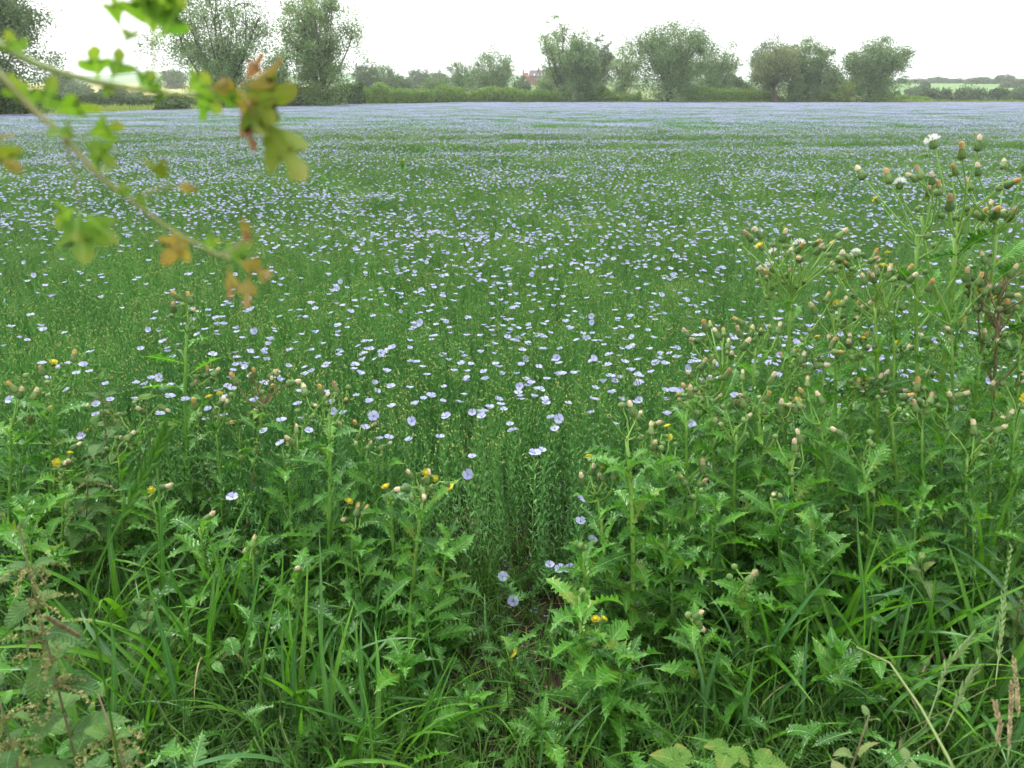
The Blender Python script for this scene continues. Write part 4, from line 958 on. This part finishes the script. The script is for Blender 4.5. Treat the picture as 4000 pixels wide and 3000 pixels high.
# ------------------------------------------------------------------ nettles, bramble, shoots
def catkin_mesh(seed, L=.06):
    rng = np.random.default_rng(seed); b = MB(); path = curve((0, 0, 0), (0, L, -L * .45), (0, 0, .012), 9)
    b.add(*tube(path, .0007, 3, False))
    for k in range(90):
        p = path[1:][rng.integers(0, 8)] + rng.normal(size=3) * .0022; r = .0016
        d1, d2 = rng.normal(size=3) * r, rng.normal(size=3) * r; b.add([p - d1, p + d2, p + d1, p - d2 + rng.normal(size=3) * r * .5], [(0, 1, 2, 3)])
    return b.mesh('catkin', M['catkin'])
CK = [catkin_mesh(800 + i, .05 + .015 * i) for i in range(3)]
def nettle(label, tip, base_g, seed, nodes=8, lsize=1.0, cat=2, young=False, lean_y=0.0):
    rng = np.random.default_rng(seed); g = np.array(base_g, float); top = at_y(tip[0] * S2, tip[1] * S2, g[1] + lean_y)
    o = thing('nettle', label, 'nettle', (g[0], g[1], 0), 'nettles'); T = np.array([top[0] - g[0], top[1] - g[1], top[2]])
    b = MB(); path = curve((0, 0, -.02), T, (rng.normal() * .02, rng.normal() * .02, 0), 10); b.add(*tube(path, np.linspace(.0034, .0016, 10), 4)); obj('stem', b.mesh('stem', M['nettle_stem']), o)
    for k in range(nodes):
        t = 1 - .62 * (k / nodes) ** .9 - .01; i = t * 9; p = path[int(i)] + (path[min(9, int(i) + 1)] - path[int(i)]) * (i - int(i))
        s = lsize * min(1.25, .38 + .2 * k)
        for d in (0, math.pi):
            az = k * 1.571 + d + rng.normal() * .2
            LS = NY if young and k < 3 else NL
            obj('leaf', LS[rng.integers(0, len(LS))], o, p + np.array([-math.sin(az), math.cos(az), 0]) * .006, (.25 + (.55 if k < 2 else 0) + rng.normal() * .15, rng.normal() * .2, az), float(s * rng.uniform(.85, 1.15)))
            for c in range(cat if 0 < k < 6 else 0):
                obj('catkin', CK[rng.integers(0, 3)], o, p, (rng.normal() * .3, 0, az + .7 + c * 1.0 + rng.normal() * .3), float(rng.uniform(.7, 1.1) * lsize))
    return o
def gp(px, py): return ground(px * S2, py * S2)
nettle('red-stemmed nettle standing clear of the thistles', (214, 818), gp(235, 1215), 1, 9, 1.15, 1)
nettle('seeding nettle with tan catkins close to the camera', (40, 1135), (-.83, .98, 0), 2, 11, .85, 4)
nettle('low seeding nettle top in the bottom corner', (212, 1500), (-.60, .86, 0), 3, 10, .8, 4)
nettle('seeding nettle half cut by the frame edge', (-10, 1480), (-.80, .86, 0), 4, 10, .85, 4)
nettle('nettle with broad lower leaves under the grass spike', (330, 1290), gp(330, 1470), 5, 7, 1.1, 0)
nettle('nettle with pale top leaves rising from the right-hand grass', (1990, 1205), gp(2000, 1480), 6, 8, 1.1, 0, True)
nettle('reddish-topped nettle close in the bottom grass', (1878, 1545), (.56, .90, 0), 7, 6, .95, 0, True)
nettle('nettle with a big upturned leaf at the bottom edge', (1960, 1640), (.64, .90, 0), 8, 6, 1.2, 0, True)
nettle('nettle in the shade below the bent stalk', (2000, 1440), gp(2010, 1590), 9, 7, 1.1, 0)
nettle('nettle at the frame edge beside the tan grass heads', (2205, 1290), gp(2200, 1500), 10, 7, 1.1, 1)
nettle('nettle low in the shade between the grass clumps', (560, 1340), gp(560, 1480), 11, 6, 1.0, 0)
nettle('nettle beside the yellow-flowered edge thistle', (190, 1010), gp(160, 1300), 12, 7, 1.1, 1)
def bramble(label, base, tips, seed):
    o = thing('bramble', label, 'bramble', base, 'bramble shoots'); b = MB()
    for i, (t, rz, s) in enumerate(tips):
        t = np.array(t) - np.array(base); b.add(*tube(curve((0, 0, 0), t, (0, 0, .03), 6), np.linspace(.0028, .0014, 6), 5))
        for k, a in enumerate((0, 1.15, -1.15)):
            obj('leaflet', BL[(i + k) % 2], o, t, (.2, 0, rz + a), s * (1.1 if k == 0 else .85))
    obj('stem', b.mesh('stem', M['nettle_stem']), o)
bramble('bramble shoot with yellow-green leaflets at the bottom edge', (.42, 1.12, 0), [(at_d(1575 * S2, 1618 * S2, 1.55), 2.6, .75), (at_d(1640 * S2, 1650 * S2, 1.5), -1.9, .7)], 1)
bramble('small bramble shoot poking in at the bottom edge', (.20, 1.08, 0), [(at_d(1478 * S2, 1652 * S2, 1.55), 1.2, .8)], 2)
bramble('yellowish willowherb-like shoot on a red stem behind the slender thistles', tuple(gp(345, 1230)), [(at_y(315 * S2, 862 * S2, gp(345, 1230)[1]), .5, .65), (at_y(348 * S2, 920 * S2, gp(345, 1230)[1]), -1.4, .7), (at_y(300 * S2, 960 * S2, gp(345, 1230)[1]), 1.7, .65)], 3)

# ------------------------------------------------------------------ grass clumps and stalks
GB += [blade_mesh(.42, .007, 1.6, 1.2, M['straw'], 790), blade_mesh(.45, .008, 2.6, 1.3, M['straw'], 791, .4)]
BLW = [0, 0, 1, 4, 4, 5, 7, 7, 9, 2, 8, 3, 6, 0, 1, 5, 7, 4, 10, 11]
def grass_clump(label, base, n, h, seed, spread=.09, fan=.5, toward=None, bl=None):
    rng = np.random.default_rng(seed); g = gp(*base) if len(base) == 2 else np.array(base)
    o = thing('grass_clump', label, 'grass', (g[0], g[1], 0), 'tall grass clumps at the field margin')
    for k in range(n):
        az = rng.uniform(0, 6.28) if toward is None or rng.random() < .5 else toward + rng.normal() * .6
        s = h / .5 * rng.uniform(.6, 1.15); i = BLW[rng.integers(0, len(BLW))] if bl is None else bl[rng.integers(0, len(bl))]
        obj('blade', GB[i], o, (rng.normal() * spread, rng.normal() * spread * .8, -.01), (rng.normal() * fan * .3, rng.normal() * fan * .5, az), (float(s * rng.uniform(.85, 1.25)), float(s), float(s)))
    return o
GR = [('thick grass clump at the bottom below the stout thistle', (700, 1640), 40, .52), ('grass clump with long leaning blades beside the seeding nettle', (360, 1560), 40, .62),
      ('grass clump at the bottom next to the bare patch', (840, 1660), 34, .42), ('grass clump behind the diagonal seed spike', (480, 1440), 32, .55),
      ('tall grass clump below the nettle stem', (250, 1420), 26, .58), ('dense grass clump in the bottom corner under the seeding nettles', (180, 1690), 34, .5),
      ('grass tuft with two straight blades in the centre', (1035, 1420), 12, .3), ('grass tuft under the sow thistle rosette', (770, 1500), 28, .42),
      ('arching grass clump with one blade bent to the gap', (1720, 1520), 42, .58), ('grass clump under the bent pale stalk', (1900, 1560), 40, .55),
      ('grass clump around the pale-topped nettle', (2010, 1420), 34, .6), ('grass clump at the frame edge among tan seed heads', (2150, 1560), 46, .58),
      ('grass clump in the bottom corner under the tan heads', (2120, 1720), 40, .5), ('grass clump before the twisted thistle', (1600, 1640), 30, .42),
      ('low grass tuft beside the small bramble', (1450, 1660), 22, .34), ('tall blades between the giant thistle and the nettle', (1880, 1440), 26, .6),
      ('grass tuft left of the bare patch', (940, 1520), 14, .3), ('grass tuft under the prostrate thistle', (1240, 1680), 18, .28), ('grass blades between the slender thistles', (590, 1400), 24, .5),
      ('grass clump at the edge behind the tan seed heads', (2190, 1430), 28, .62)]
for i, (lb, bs, n, h) in enumerate(GR): grass_clump(lb, bs, n, h, 900 + i)
def stalk_thing(name, label, cat, pts, rad, mat, seed, spike=None, panicle=None):
    pts = [np.array(p, float) for p in pts]; o0 = pts[0].copy(); o = thing(name, label, cat, tuple(o0))
    P_ = np.array(pts) - o0; t = np.linspace(0, len(P_) - 1, 5 * (len(P_) - 1) + 1)
    Q = np.stack([np.interp(t, range(len(P_)), P_[:, k]) for k in range(3)], -1)
    b = MB(); b.add(*tube(Q, np.linspace(rad, rad * .55, len(Q)), 6)); obj('stalk', b.mesh('stalk', mat), o)
    rng = np.random.default_rng(seed)
    if spike:
        n, t0, ln, wd, m = spike
        for k in range(n):
            f = t0 + (1 - t0) * k / n; i = f * (len(Q) - 1); p = Q[int(i)] + (Q[min(len(Q) - 1, int(i) + 1)] - Q[int(i)]) * (i - int(i))
            ax = Q[min(len(Q) - 1, int(i) + 1)] - Q[max(0, int(i) - 1)]; ax /= np.linalg.norm(ax); s = np.cross(ax, (0, 1, 0)); s /= np.linalg.norm(s)
            d = ax + s * (.38 if k % 2 else -.38) + rng.normal(size=3) * .08
            V, Fc = lathe([(.0004, 0), (wd, ln * .35), (wd * .8, ln * .65), (.0003, ln)], 5); b = MB(); b.add(V, Fc)
            obj('spikelet', b.mesh('spikelet', m), o, p, Vector(d).to_track_quat('Z', 'Y').to_euler())
    return o
_b = at_d(100 * S2, 1500 * S2, .98)
stalk_thing('grass_spike', 'dark green grass spike slanting across before the thistles', 'grass', [(_b[0] - .02, _b[1], 0), at_d(190 * S2, 1262 * S2, .82), at_d(262 * S2, 1120 * S2, .79), at_d(320 * S2, 1010 * S2, .77), at_d(362 * S2, 925 * S2, .75)], .0013, M['grass'], 1, (22, .50, .017, .0023, M['grass']))
stalk_thing('bent_stalk', 'pale kinked grass stalk bent over the right-hand grass', 'grass', [(.72, 1.0, 0), at_d(2062 * S2, 1662 * S2, 1.25), at_d(1990 * S2, 1530 * S2, 1.3), at_d(1922 * S2, 1432 * S2, 1.33), at_d(1850 * S2, 1398 * S2, 1.32)], .0026, M['dry_stalk'], 2)
stalk_thing('grass_spike', 'tan finger-like grass spike lying across the seeding nettle', 'grass', [(-.5, 1.0, 0), at_d(330 * S2, 1500 * S2, 1.15), at_d(250 * S2, 1430 * S2, 1.08), at_d(168 * S2, 1372 * S2, 1.0), at_d(100 * S2, 1332 * S2, .95)], .0010, M['dry_stalk'], 3, (44, .74, .006, .0024, M['straw']))
M['green_seed'] = plain('green_seed', (.12, .22, .06), (.2, .29, .1), 20, .6, .3, .15)
for i, (lb, pts) in enumerate([('pair-forming green bristly grass spike beside the bent stalk', [(.72, 1.22, 0), at_d(2000 * S2, 1570 * S2, 1.42), at_d(2045 * S2, 1440 * S2, 1.45), at_d(2100 * S2, 1375 * S2, 1.47)]),
                               ('shorter bristly grass spike under the longer one', [(.78, 1.25, 0), at_d(2040 * S2, 1580 * S2, 1.45), at_d(2075 * S2, 1500 * S2, 1.47), at_d(2110 * S2, 1440 * S2, 1.48)]),
                               ('green bristly spike by the frame edge', [(1.0, 1.45, 0), at_d(2150 * S2, 1480 * S2, 1.7), at_d(2162 * S2, 1380 * S2, 1.72), at_d(2168 * S2, 1290 * S2, 1.74)])]):
    stalk_thing('grass_spike', lb, 'grass', pts, .0014, M['dry_stalk'], 10 + i, (18, .5, .02, .0022, M['green_seed']))
for i, (lb, pts) in enumerate([('tan seeding grass head low at the frame edge', [(.82, 1.0, 0), at_d(2178 * S2, 1640 * S2, 1.3), at_d(2182 * S2, 1560 * S2, 1.32), at_d(2186 * S2, 1480 * S2, 1.33)]),
                               ('tallest tan seeding grass head at the frame edge', [(.98, 1.15, 0), at_d(2200 * S2, 1560 * S2, 1.45), at_d(2198 * S2, 1500 * S2, 1.46), at_d(2190 * S2, 1425 * S2, 1.47)]),
                               ('tan grass head bending to the nettle at the frame edge', [(.95, 1.12, 0), at_d(2150 * S2, 1620 * S2, 1.4), at_d(2160 * S2, 1570 * S2, 1.4), at_d(2150 * S2, 1520 * S2, 1.4)]),
                               ('brown thin grass head above the tan ones', [(1.15, 1.5, 0), at_d(2160 * S2, 1400 * S2, 1.85), at_d(2170 * S2, 1280 * S2, 1.86), at_d(2185 * S2, 1180 * S2, 1.88)]),
                               ('thin tan plantain spike among the crowd of thistles', [tuple(gp(1855, 1330)), at_y(1850 * S2, 1200 * S2, gp(1855, 1330)[1]), at_y(1846 * S2, 1110 * S2, gp(1855, 1330)[1])]),
                               ('thin tan plantain spike in front of the giant stem', [tuple(gp(2035, 1300)), at_y(2025 * S2, 1180 * S2, gp(2035, 1300)[1]), at_y(2030 * S2, 1040 * S2, gp(2035, 1300)[1])])]):
    stalk_thing('seeding_grass', lb, 'grass', pts, .0013, M['dry_stalk'], 30 + i, (26, .42, .011 if i < 4 else .006, .0022 if i < 4 else .0016, M['straw'] if i != 3 else M['green_seed']))

def bake(name, mats, protos, P, R, Sc, I, label):
    b = MB(); data = []
    for me in protos:
        v = np.empty(len(me.vertices) * 3); me.vertices.foreach_get('co', v); lv = np.empty(len(me.loops), int); me.loops.foreach_get('vertex_index', lv)
        u = np.empty(len(me.loops) * 2); me.uv_layers[0].data.foreach_get('uv', u); U = np.zeros((len(me.vertices), 2)); U[lv] = u.reshape(-1, 2)
        data.append((v.reshape(-1, 3), [tuple(p.vertices) for p in me.polygons], U))
    for p, r, s_, i in zip(P, R, Sc, I):
        v, f, u = data[i]; m = np.array(Euler(r).to_matrix()); b.add((v * s_) @ m.T + p, f, 0, u)
    return tag(obj(name, b.mesh(name, mats)), label, kind='stuff')
M['thistle_leaf_mass'] = leaf_mat('thistle_leaf_mass', (.023, .12, .015), (.115, .345, .034), rib=(.28, .43, .16), ribw=.036, veins=.2, rough=.34, spec=.55, trans=.38, noise=25, island=True)
# undergrowth: grass, small leaves, straw litter, fallen petals
rng = np.random.default_rng(77)
def under_mask(x, y):
    return (y < near_edge(x) + .35) & in_view(x, y, .25)
tuft_p = []
for i in range(5):
    b = MB(); r = np.random.default_rng(950 + i)
    for k in range(16):
        a = r.uniform(0, 6.28); c = np.array([math.cos(a), math.sin(a), 0]); s = np.array([-c[1], c[0], 0]) * r.uniform(.0012, .0028); p = np.append(r.normal(size=2) * .02, 0); L = r.uniform(.10, .26); q = p + c * L * .25 + [0, 0, L * .75]; e = q + c * L * .45 + [0, 0, L * r.uniform(-.25, .25)]
        b.add([p - s, p + s, q + s * .8, q - s * .8, e], [(0, 1, 2, 3), (3, 2, 4)])
    tuft_p.append(b.mesh('grass_tuft', M['grass_fill']))
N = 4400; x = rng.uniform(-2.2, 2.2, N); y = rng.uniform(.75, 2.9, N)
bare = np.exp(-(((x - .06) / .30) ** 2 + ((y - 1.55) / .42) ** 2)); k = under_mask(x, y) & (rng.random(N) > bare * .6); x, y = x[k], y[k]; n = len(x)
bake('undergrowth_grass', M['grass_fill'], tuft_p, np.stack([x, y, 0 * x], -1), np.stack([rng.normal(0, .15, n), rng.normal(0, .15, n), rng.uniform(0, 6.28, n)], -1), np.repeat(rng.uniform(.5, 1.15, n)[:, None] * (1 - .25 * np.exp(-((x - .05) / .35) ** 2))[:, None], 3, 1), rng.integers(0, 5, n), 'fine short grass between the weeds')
N = 1500; x = rng.uniform(-2.2, 2.2, N); y = rng.uniform(.9, 2.9, N)
bare = np.exp(-(((x - .06) / .22) ** 2 + ((y - 1.55) / .35) ** 2)); gap = .5 * np.exp(-((x - .1) / .28) ** 2) * smooth(1.75, 1.95, y)
k = under_mask(x, y) & (rng.random(N) > bare * .2) & (rng.random(N) > gap); x, y = x[k], y[k]; n = len(x)
zz = rng.uniform(0, 1, n) ** 1.5 * .34 * (1 - .8 * np.exp(-((x - .08) / .4) ** 2))
bake('undergrowth_leaves', M['thistle_leaf_mass'], TL[:6] + NL[:2], np.stack([x, y, zz], -1), np.stack([rng.uniform(-.3, .8, n), rng.normal(0, .4, n), rng.uniform(0, 6.28, n)], -1), np.repeat(rng.uniform(.45, .95, n)[:, None], 3, 1), rng.integers(0, 8, n), 'tangle of small spiny leaves under the thistles')
def flat_bits(name, label, n, box_, L, W, mat, seed, zr=.012):
    r = np.random.default_rng(seed); x = r.uniform(box_[0], box_[1], n); y = r.uniform(box_[2], box_[3], n); C = np.stack([x, y, r.uniform(.004, zr, n)], -1)
    a = r.normal(size=(n, 3)) * [1, 1, .12]; a /= np.linalg.norm(a, axis=1)[:, None]; s = np.cross(a, [0, 0, 1]); s /= np.linalg.norm(s, axis=1)[:, None]; s[:, 2] += r.normal(size=n) * .2
    l = L * r.uniform(.4, 1.3, n)[:, None]; w = W * r.uniform(.7, 1.3, n)[:, None]
    return tag(obj(name, quads_mesh(name, np.stack([C - a * l / 2 - s * w / 2, C + a * l / 2 - s * w * .4, C + a * l / 2 + s * w * .4, C - a * l / 2 + s * w / 2], 1), mat)), label, kind='stuff')
flat_bits('straw_litter', 'dry straw and dead stems littering the bare soil', 3800, (-1.8, 1.8, .8, 2.6), .09, .0028, M['straw'], 1, .03)
flat_bits('fallen_petals', 'blue flax petals fallen on the soil at the crop edge', 1500, (-1.9, 1.9, 1.75, 2.9), .010, .008, M['fallen_petal'], 2, .02)

# ------------------------------------------------------------------ single flax plants along the near edge of the crop
rng = np.random.default_rng(21); cnt = 0; tries = 0
cap_b = MB(); V, Fc = lathe([(.0008, -.004), (.0034, -.0015), (.0036, .001), (.0006, .0055)], 6); cap_b.add(V, Fc); CAP = cap_b.mesh('seed_capsule', M['flax_capsule'])
FS = []
for i in range(8):
    b = MB(); r = np.random.default_rng(980 + i); tips = flax_plant(b, r, FH, leaves=42, caps=1); top = tips[0]; ex = []
    for k in range(2):
        a = r.uniform(0, 6.28); s0 = top * (.86 + .03 * k); q = s0 + np.array([math.cos(a) * .025, math.sin(a) * .025, .04 + .02 * r.random()]); b.add(*tube(np.array([s0, q]), [.0009, .0007], 3, False)); ex.append(q)
    FS.append((b.mesh('stem', [M['flax_green']]), top, ex))
WHERE = [(lambda x, y: y < near_edge(x) + .12, 'flax plant in the first row of the crop, its side stems bare to view'),
         (lambda x, y: y < near_edge(x) + .5, 'blue-flowered flax plant just behind the first row'),
         (lambda x, y: True, 'blue-flowered flax plant standing in the near part of the crop')]
while cnt < 290 and tries < 6000:
    tries += 1
    y = rng.uniform(2.0, 3.5); x = rng.uniform(-1, 1) * (y * .72)
    if y < near_edge(x) + .02 or rng.random() > .6 + .4 * smooth(2.1, 2.7, y): continue
    if y > near_edge(x) + .45 and vnoise(x, y, .5, 55) < .42: continue
    h = float((canopy(x, y) - terr(x, y)) / FH * rng.uniform(.93, 1.08)); stem_, top, ex = FS[rng.integers(0, 8)]
    lb = next(l for f, l in WHERE if f(x, y))
    o = thing('flax_plant', lb, 'flax', (x, y, float(terr(x, y))), 'flax plants at the near edge', rng.uniform(0, 6.28)); o.scale = (1, 1, h)
    tl = (rng.normal(0, .07), rng.normal(0, .07)); o.rotation_euler[0], o.rotation_euler[1] = tl
    if y < near_edge(x) + .15 and rng.random() < .4: o.rotation_euler[0], o.rotation_euler[2] = rng.uniform(.15, .5), rng.normal() * .4
    obj('stem', stem_, o)
    if y > near_edge(x) + .06 or rng.random() < .5: obj('flower', fl_near[rng.integers(0, 6)], o, top, (rng.normal() * .18 + (.9 if rng.random() < .06 else 0), rng.normal() * .18, -o.rotation_euler[2] + rng.normal() * .5), (1., 1., 1. / h))
    for q in ex: obj('seed_capsule', CAP, o, q, None, (1., 1., 1. / h))
    cnt += 1

def stray_flax(label, fx, fy, Y, dx, dy, seed, tilt):
    r = np.random.default_rng(seed); f = at_y(fx * S2, fy * S2, Y); g = np.array([f[0] + dx, Y + dy, 0.0]); T = f - g
    o = thing('flax_plant', label, 'flax', tuple(g), 'flax plants straying into the gap'); b = MB(); path = curve((0, 0, 0), T, np.array([-dx, -dy, 0]) * .25 + [0, 0, .04], 8)
    b.add(*tube(path, np.linspace(.0018, .0009, 8), 3, False))
    for i in range(40):
        t = .1 + .85 * i / 40; c = path[min(7, int(t * 7))] + (path[min(7, int(t * 7) + 1)] - path[min(7, int(t * 7))]) * (t * 7 - int(t * 7)); az = i * 2.4; el = r.uniform(.3, 1.0); L = .036 * r.uniform(.7, 1.1)
        d = np.array([math.cos(az) * math.cos(el), math.sin(az) * math.cos(el), math.sin(el)]); s_ = np.array([-math.sin(az), math.cos(az), 0]) * .003; m = c + d * L * .5
        b.add([c, m + s_, c + d * L, m - s_], [(0, 1, 2, 3)])
    obj('stem', b.mesh('stem', [M['flax_green']]), o); obj('flower', fl_near[seed % 6], o, T, (tilt, r.normal() * .3, r.normal() * .5), 1.15)
    q = path[6] + np.array([.02, -.01, .02]); obj('seed_capsule', CAP, o, q)
for i, a in enumerate([('flax plant with one bloom facing the camera above the gap', 1010, 1025, 2.02, .01, .05, 1, 1.0), ('flax plant with a low bloom on the thistle side of the gap', 1155, 980, 2.05, -.01, .05, 2, .1),
                       ('leaning flax plant with the left of three low blooms in the gap', 1188, 1222, 1.92, -.05, .16, 3, .2), ('leaning flax plant with the middle of three low blooms in the gap', 1210, 1230, 1.9, .03, .17, 4, .3), ('leaning flax plant with the right of three low blooms in the gap', 1232, 1232, 1.92, .06, .15, 5, .4),
                       ('flax plant bowed over with a drooping bloom in the gap', 1085, 1245, 1.88, .05, .2, 6, .8), ('flax plant bowed lowest of all in the gap', 1108, 1298, 1.86, .06, .22, 7, .9),
                       ('flax plant with a bloom against the open yellow disc thistle', 1252, 1078, 2.0, -.03, .08, 8, .1), ('flax plant with a bloom below the open yellow disc thistle', 1280, 1168, 1.96, -.05, .1, 9, .1), ('flax plant with a bloom deep beside the gap-edge thistle', 1254, 1127, 1.98, -.03, .1, 10, .2)]): stray_flax(*a)

# ------------------------------------------------------------------ hawthorn spray close to the lens
def lobed_leaf(seed, mat, L=.026, W=.026, curl=.3):
    """three-lobed hawthorn leaf with blunt teeth, along +Y"""
    rng = np.random.default_rng(seed); out = [(0, 0), (.025, .10), (.08, .26), (.26, .40), (.44, .52), (.50, .64), (.40, .72), (.27, .64), (.13, .54), (.17, .70), (.22, .84), (.13, .95), (0, 1.0)]
    ed = [(-a, c) for a, c in reversed(out[1:-1])]; pts = out + ed; V, U = [], []
    def bend(a, c): return (a * W * 1.0, c * L, -curl * L * c * c * .8 + abs(a) * L * .35)
    for a, c in pts:
        a2, c2 = a + rng.normal() * .025, c + rng.normal() * .02; V.append(bend(a2, c2)); U.append((.5 + a2 * .9, c2))
    k = len(pts); mid = [(0, .12), (0, .38), (0, .62), (0, .85)]
    for a, c in mid: V.append(bend(a, c)); U.append((.5, c))
    def near(c): return k + int(np.argmin([abs(c - m[1]) for m in mid]))
    Fc = []
    for i in range(k):
        j = (i + 1) % k; a, c = near(pts[i][1]), near(pts[j][1])
        if a == c: Fc.append((i, j, a))
        else: Fc.append((i, j, c, a))
    b = MB(); b.add(V, Fc, 0, U); return b.mesh('leaf', mat)
HT = thing('hawthorn_shrub', 'hawthorn shoots with yellowing and reddened leaves reaching in close to the lens', 'shrub', (-.95, .12, 0))
HB = np.array([-.95, .12, 0.0])
def hb(pts, r0, r1, name='branch'):
    Q = np.array(pts) - HB; t = np.linspace(0, len(Q) - 1, 4 * (len(Q) - 1) + 1); Q = np.stack([np.interp(t, range(len(Q)), Q[:, k]) for k in range(3)], -1)
    Q[1:-1] = (Q[:-2] + Q[1:-1] * 2 + Q[2:]) / 4
    b = MB(); b.add(*tube(Q, np.linspace(r0, r1, len(Q)), 7)); return obj(name, b.mesh(name, M['hawthorn_twig']), HT)
c4 = lambda x, y, D: at_d(x * S2, y * S2, D)
b1 = [(-.80, .16, 1.62), c4(-60, 60, .43), c4(0, 98, .42), c4(70, 135, .415), c4(140, 160, .41), c4(210, 178, .41), c4(290, 192, .40), c4(390, 207, .40), c4(470, 200, .40)]
b2 = [(-.78, .16, 1.52), c4(-40, 120, .41), c4(0, 160, .40), c4(75, 240, .395), c4(130, 285, .39), c4(200, 368, .385), c4(285, 435, .38), c4(370, 497, .38), c4(470, 552, .378), c4(502, 560, .376)]
b = MB(); b.add(*tube(curve((0, 0, -.03), (.06, .02, 1.9), (.03, .02, 0), 10), np.linspace(.014, .006, 10), 8)); obj('trunk', b.mesh('trunk', M['bark']), HT)
hb([HB + [.045, .02, 1.30]] + [b1[0]] + b1[1:], .0024, .0010); hb([HB + [.045, .02, 1.15]] + [b2[0]] + b2[1:], .0018, .0008)
hb([c4(330, 205, .40), c4(333, 150, .402), c4(330, 88, .405), c4(300, 78, .407), c4(268, 78, .41)], .0006, .0005, 'petiole')
hb([c4(282, 432, .38), c4(330, 412, .378), c4(372, 402, .377)], .0006, .0005, 'petiole')
hb([c4(470, 552, .378), c4(505, 540, .375), c4(528, 512, .374)], .0007, .0005, 'petiole')
hb([c4(130, 285, .39), c4(165, 380, .39), c4(172, 450, .39)], .0005, .0004, 'petiole')
hm = {k: [lobed_leaf(1000 + i, M[k2], curl=[.2, .7, 1.2][i]) for i in range(3)] for k, k2 in (('g', 'hawthorn_leaf'), ('r', 'hawthorn_red'), ('b', 'hawthorn_brown'), ('y', 'hawthorn_gall'))}
rng = np.random.default_rng(31)
def hl(x0, y0, x1, y1, D, kind='g', wid=1.0, face=.0, var=None):
    """leaf from base pixel to tip pixel; face turns the blade away from the lens"""
    p0, p1 = c4(x0, y0, D), c4(x1, y1, D + rng.normal() * .006); v = Vector(p1 - p0); L = v.length; y = v.normalized()
    view = Vector((p0 + p1) / 2 - np.array([0, 0, CAMH])).normalized(); x = y.cross(view).normalized(); x.rotate(Matrix.Rotation(face, 3, y)); z = x.cross(y)
    o = obj('leaf', hm[kind][rng.integers(0, 3) if var is None else var], HT); o.rotation_euler = Matrix((x, y, z)).transposed().to_euler(); o.location = p0 - HB; s = L / .026 * 1.12; o.scale = (s * wid * 1.2, s, s)
for a in [(332, 85, 300, -25, .405, 'g', .75), (335, 88, 398, 30, .405, 'g', .65), (330, 85, 352, -40, .405, 'g', .6), (268, 80, 240, -20, .41, 'g', .38), (300, 82, 272, 70, .407, 'g', .8),
          (215, 178, 195, 118, .41, 'g', .95), (240, 183, 262, 115, .41, 'g', .75), (212, 178, 245, 200, .41, 'g', .8), (300, 195, 330, 160, .40, 'g', 1.2), (330, 198, 360, 215, .40, 'g', 1.2), (350, 200, 310, 175, .40, 'g', 1.1),
          (60, 130, 18, 75, .415, 'g', .8), (400, 205, 450, 165, .40, 'g', .9), (410, 210, 470, 235, .40, 'g', .9), (440, 200, 520, 205, .40, 'g', .55),
          (470, 200, 540, 160, .40, 'r', .35), (500, 190, 612, 172, .40, 'r', .35), (520, 182, 565, 130, .40, 'b', .35), (440, 195, 500, 180, .40, 'r', .5), (490, 200, 560, 235, .40, 'r', .6),
          (500, 205, 625, 215, .40, 'y', .75), (520, 215, 600, 265, .40, 'y', .8), (545, 230, 655, 388, .395, 'y', .45), (530, 210, 560, 300, .40, 'y', .6), (510, 215, 548, 318, .398, 'b', .28), (560, 240, 610, 330, .395, 'y', .5),
          (80, 240, 55, 190, .395, 'g', .8), (90, 245, 110, 200, .395, 'g', .7), (105, 250, 185, 215, .39, 'g', .6), (110, 262, 130, 305, .39, 'g', 1.2), (60, 225, 20, 180, .40, 'g', 1.0),
          (130, 280, 165, 275, .39, 'g', .9), (170, 300, 262, 270, .39, 'g', .45), (172, 298, 245, 350, .39, 'g', .7), (170, 300, 225, 330, .39, 'g', .6), (215, 375, 225, 325, .385, 'g', .5),
          (172, 450, 105, 470, .39, 'g', .8), (172, 450, 185, 552, .39, 'g', .75), (175, 452, 238, 510, .39, 'g', .7), (172, 448, 160, 520, .39, 'g', .6),
          (280, 432, 262, 400, .38, 'g', .8), (285, 438, 318, 428, .38, 'g', .8), (372, 402, 335, 350, .377, 'y', .4), (372, 402, 418, 408, .377, 'r', .45), (345, 395, 352, 345, .377, 'y', .5),
          (420, 520, 360, 535, .379, 'r', .8), (400, 508, 372, 545, .379, 'r', .9), (430, 528, 470, 520, .379, 'g', .6), (528, 512, 535, 482, .374, 'r', .6), (520, 525, 545, 500, .374, 'b', .6), (480, 555, 520, 548, .376, 'g', .8),
          (490, 562, 500, 640, .376, 'r', .35), (505, 562, 560, 580, .376, 'r', .5), (540, 585, 530, 645, .375, 'r', .5), (545, 580, 585, 602, .375, 'r', .45), (548, 585, 556, 552, .375, 'r', .5),
          (-15, 300, 18, 350, .40, 'y', .9), (-10, 330, 42, 370, .40, 'r', .3), (-5, 310, 10, 275, .40, 'r', .6)]:
    hl(*a, face=float(rng.normal() * .35))

# ------------------------------------------------------------------ air
def haze(density):
    b = MB(); box(b, (0, 600, 28), (3040, 1640, 64))
    m, n, l = newmat('haze'); o_ = n.new('ShaderNodeOutputMaterial'); v = n.new('ShaderNodeVolumePrincipled')
    v.inputs['Color'].default_value = (.93, .96, 1, 1); v.inputs['Density'].default_value = density; v.inputs['Anisotropy'].default_value = .2
    l.new(v.outputs[0], o_.inputs['Volume'])
    return tag(obj('haze', b.mesh('haze', m, False)), 'thin pale summer haze over the whole field', kind='stuff')
haze(.00045)
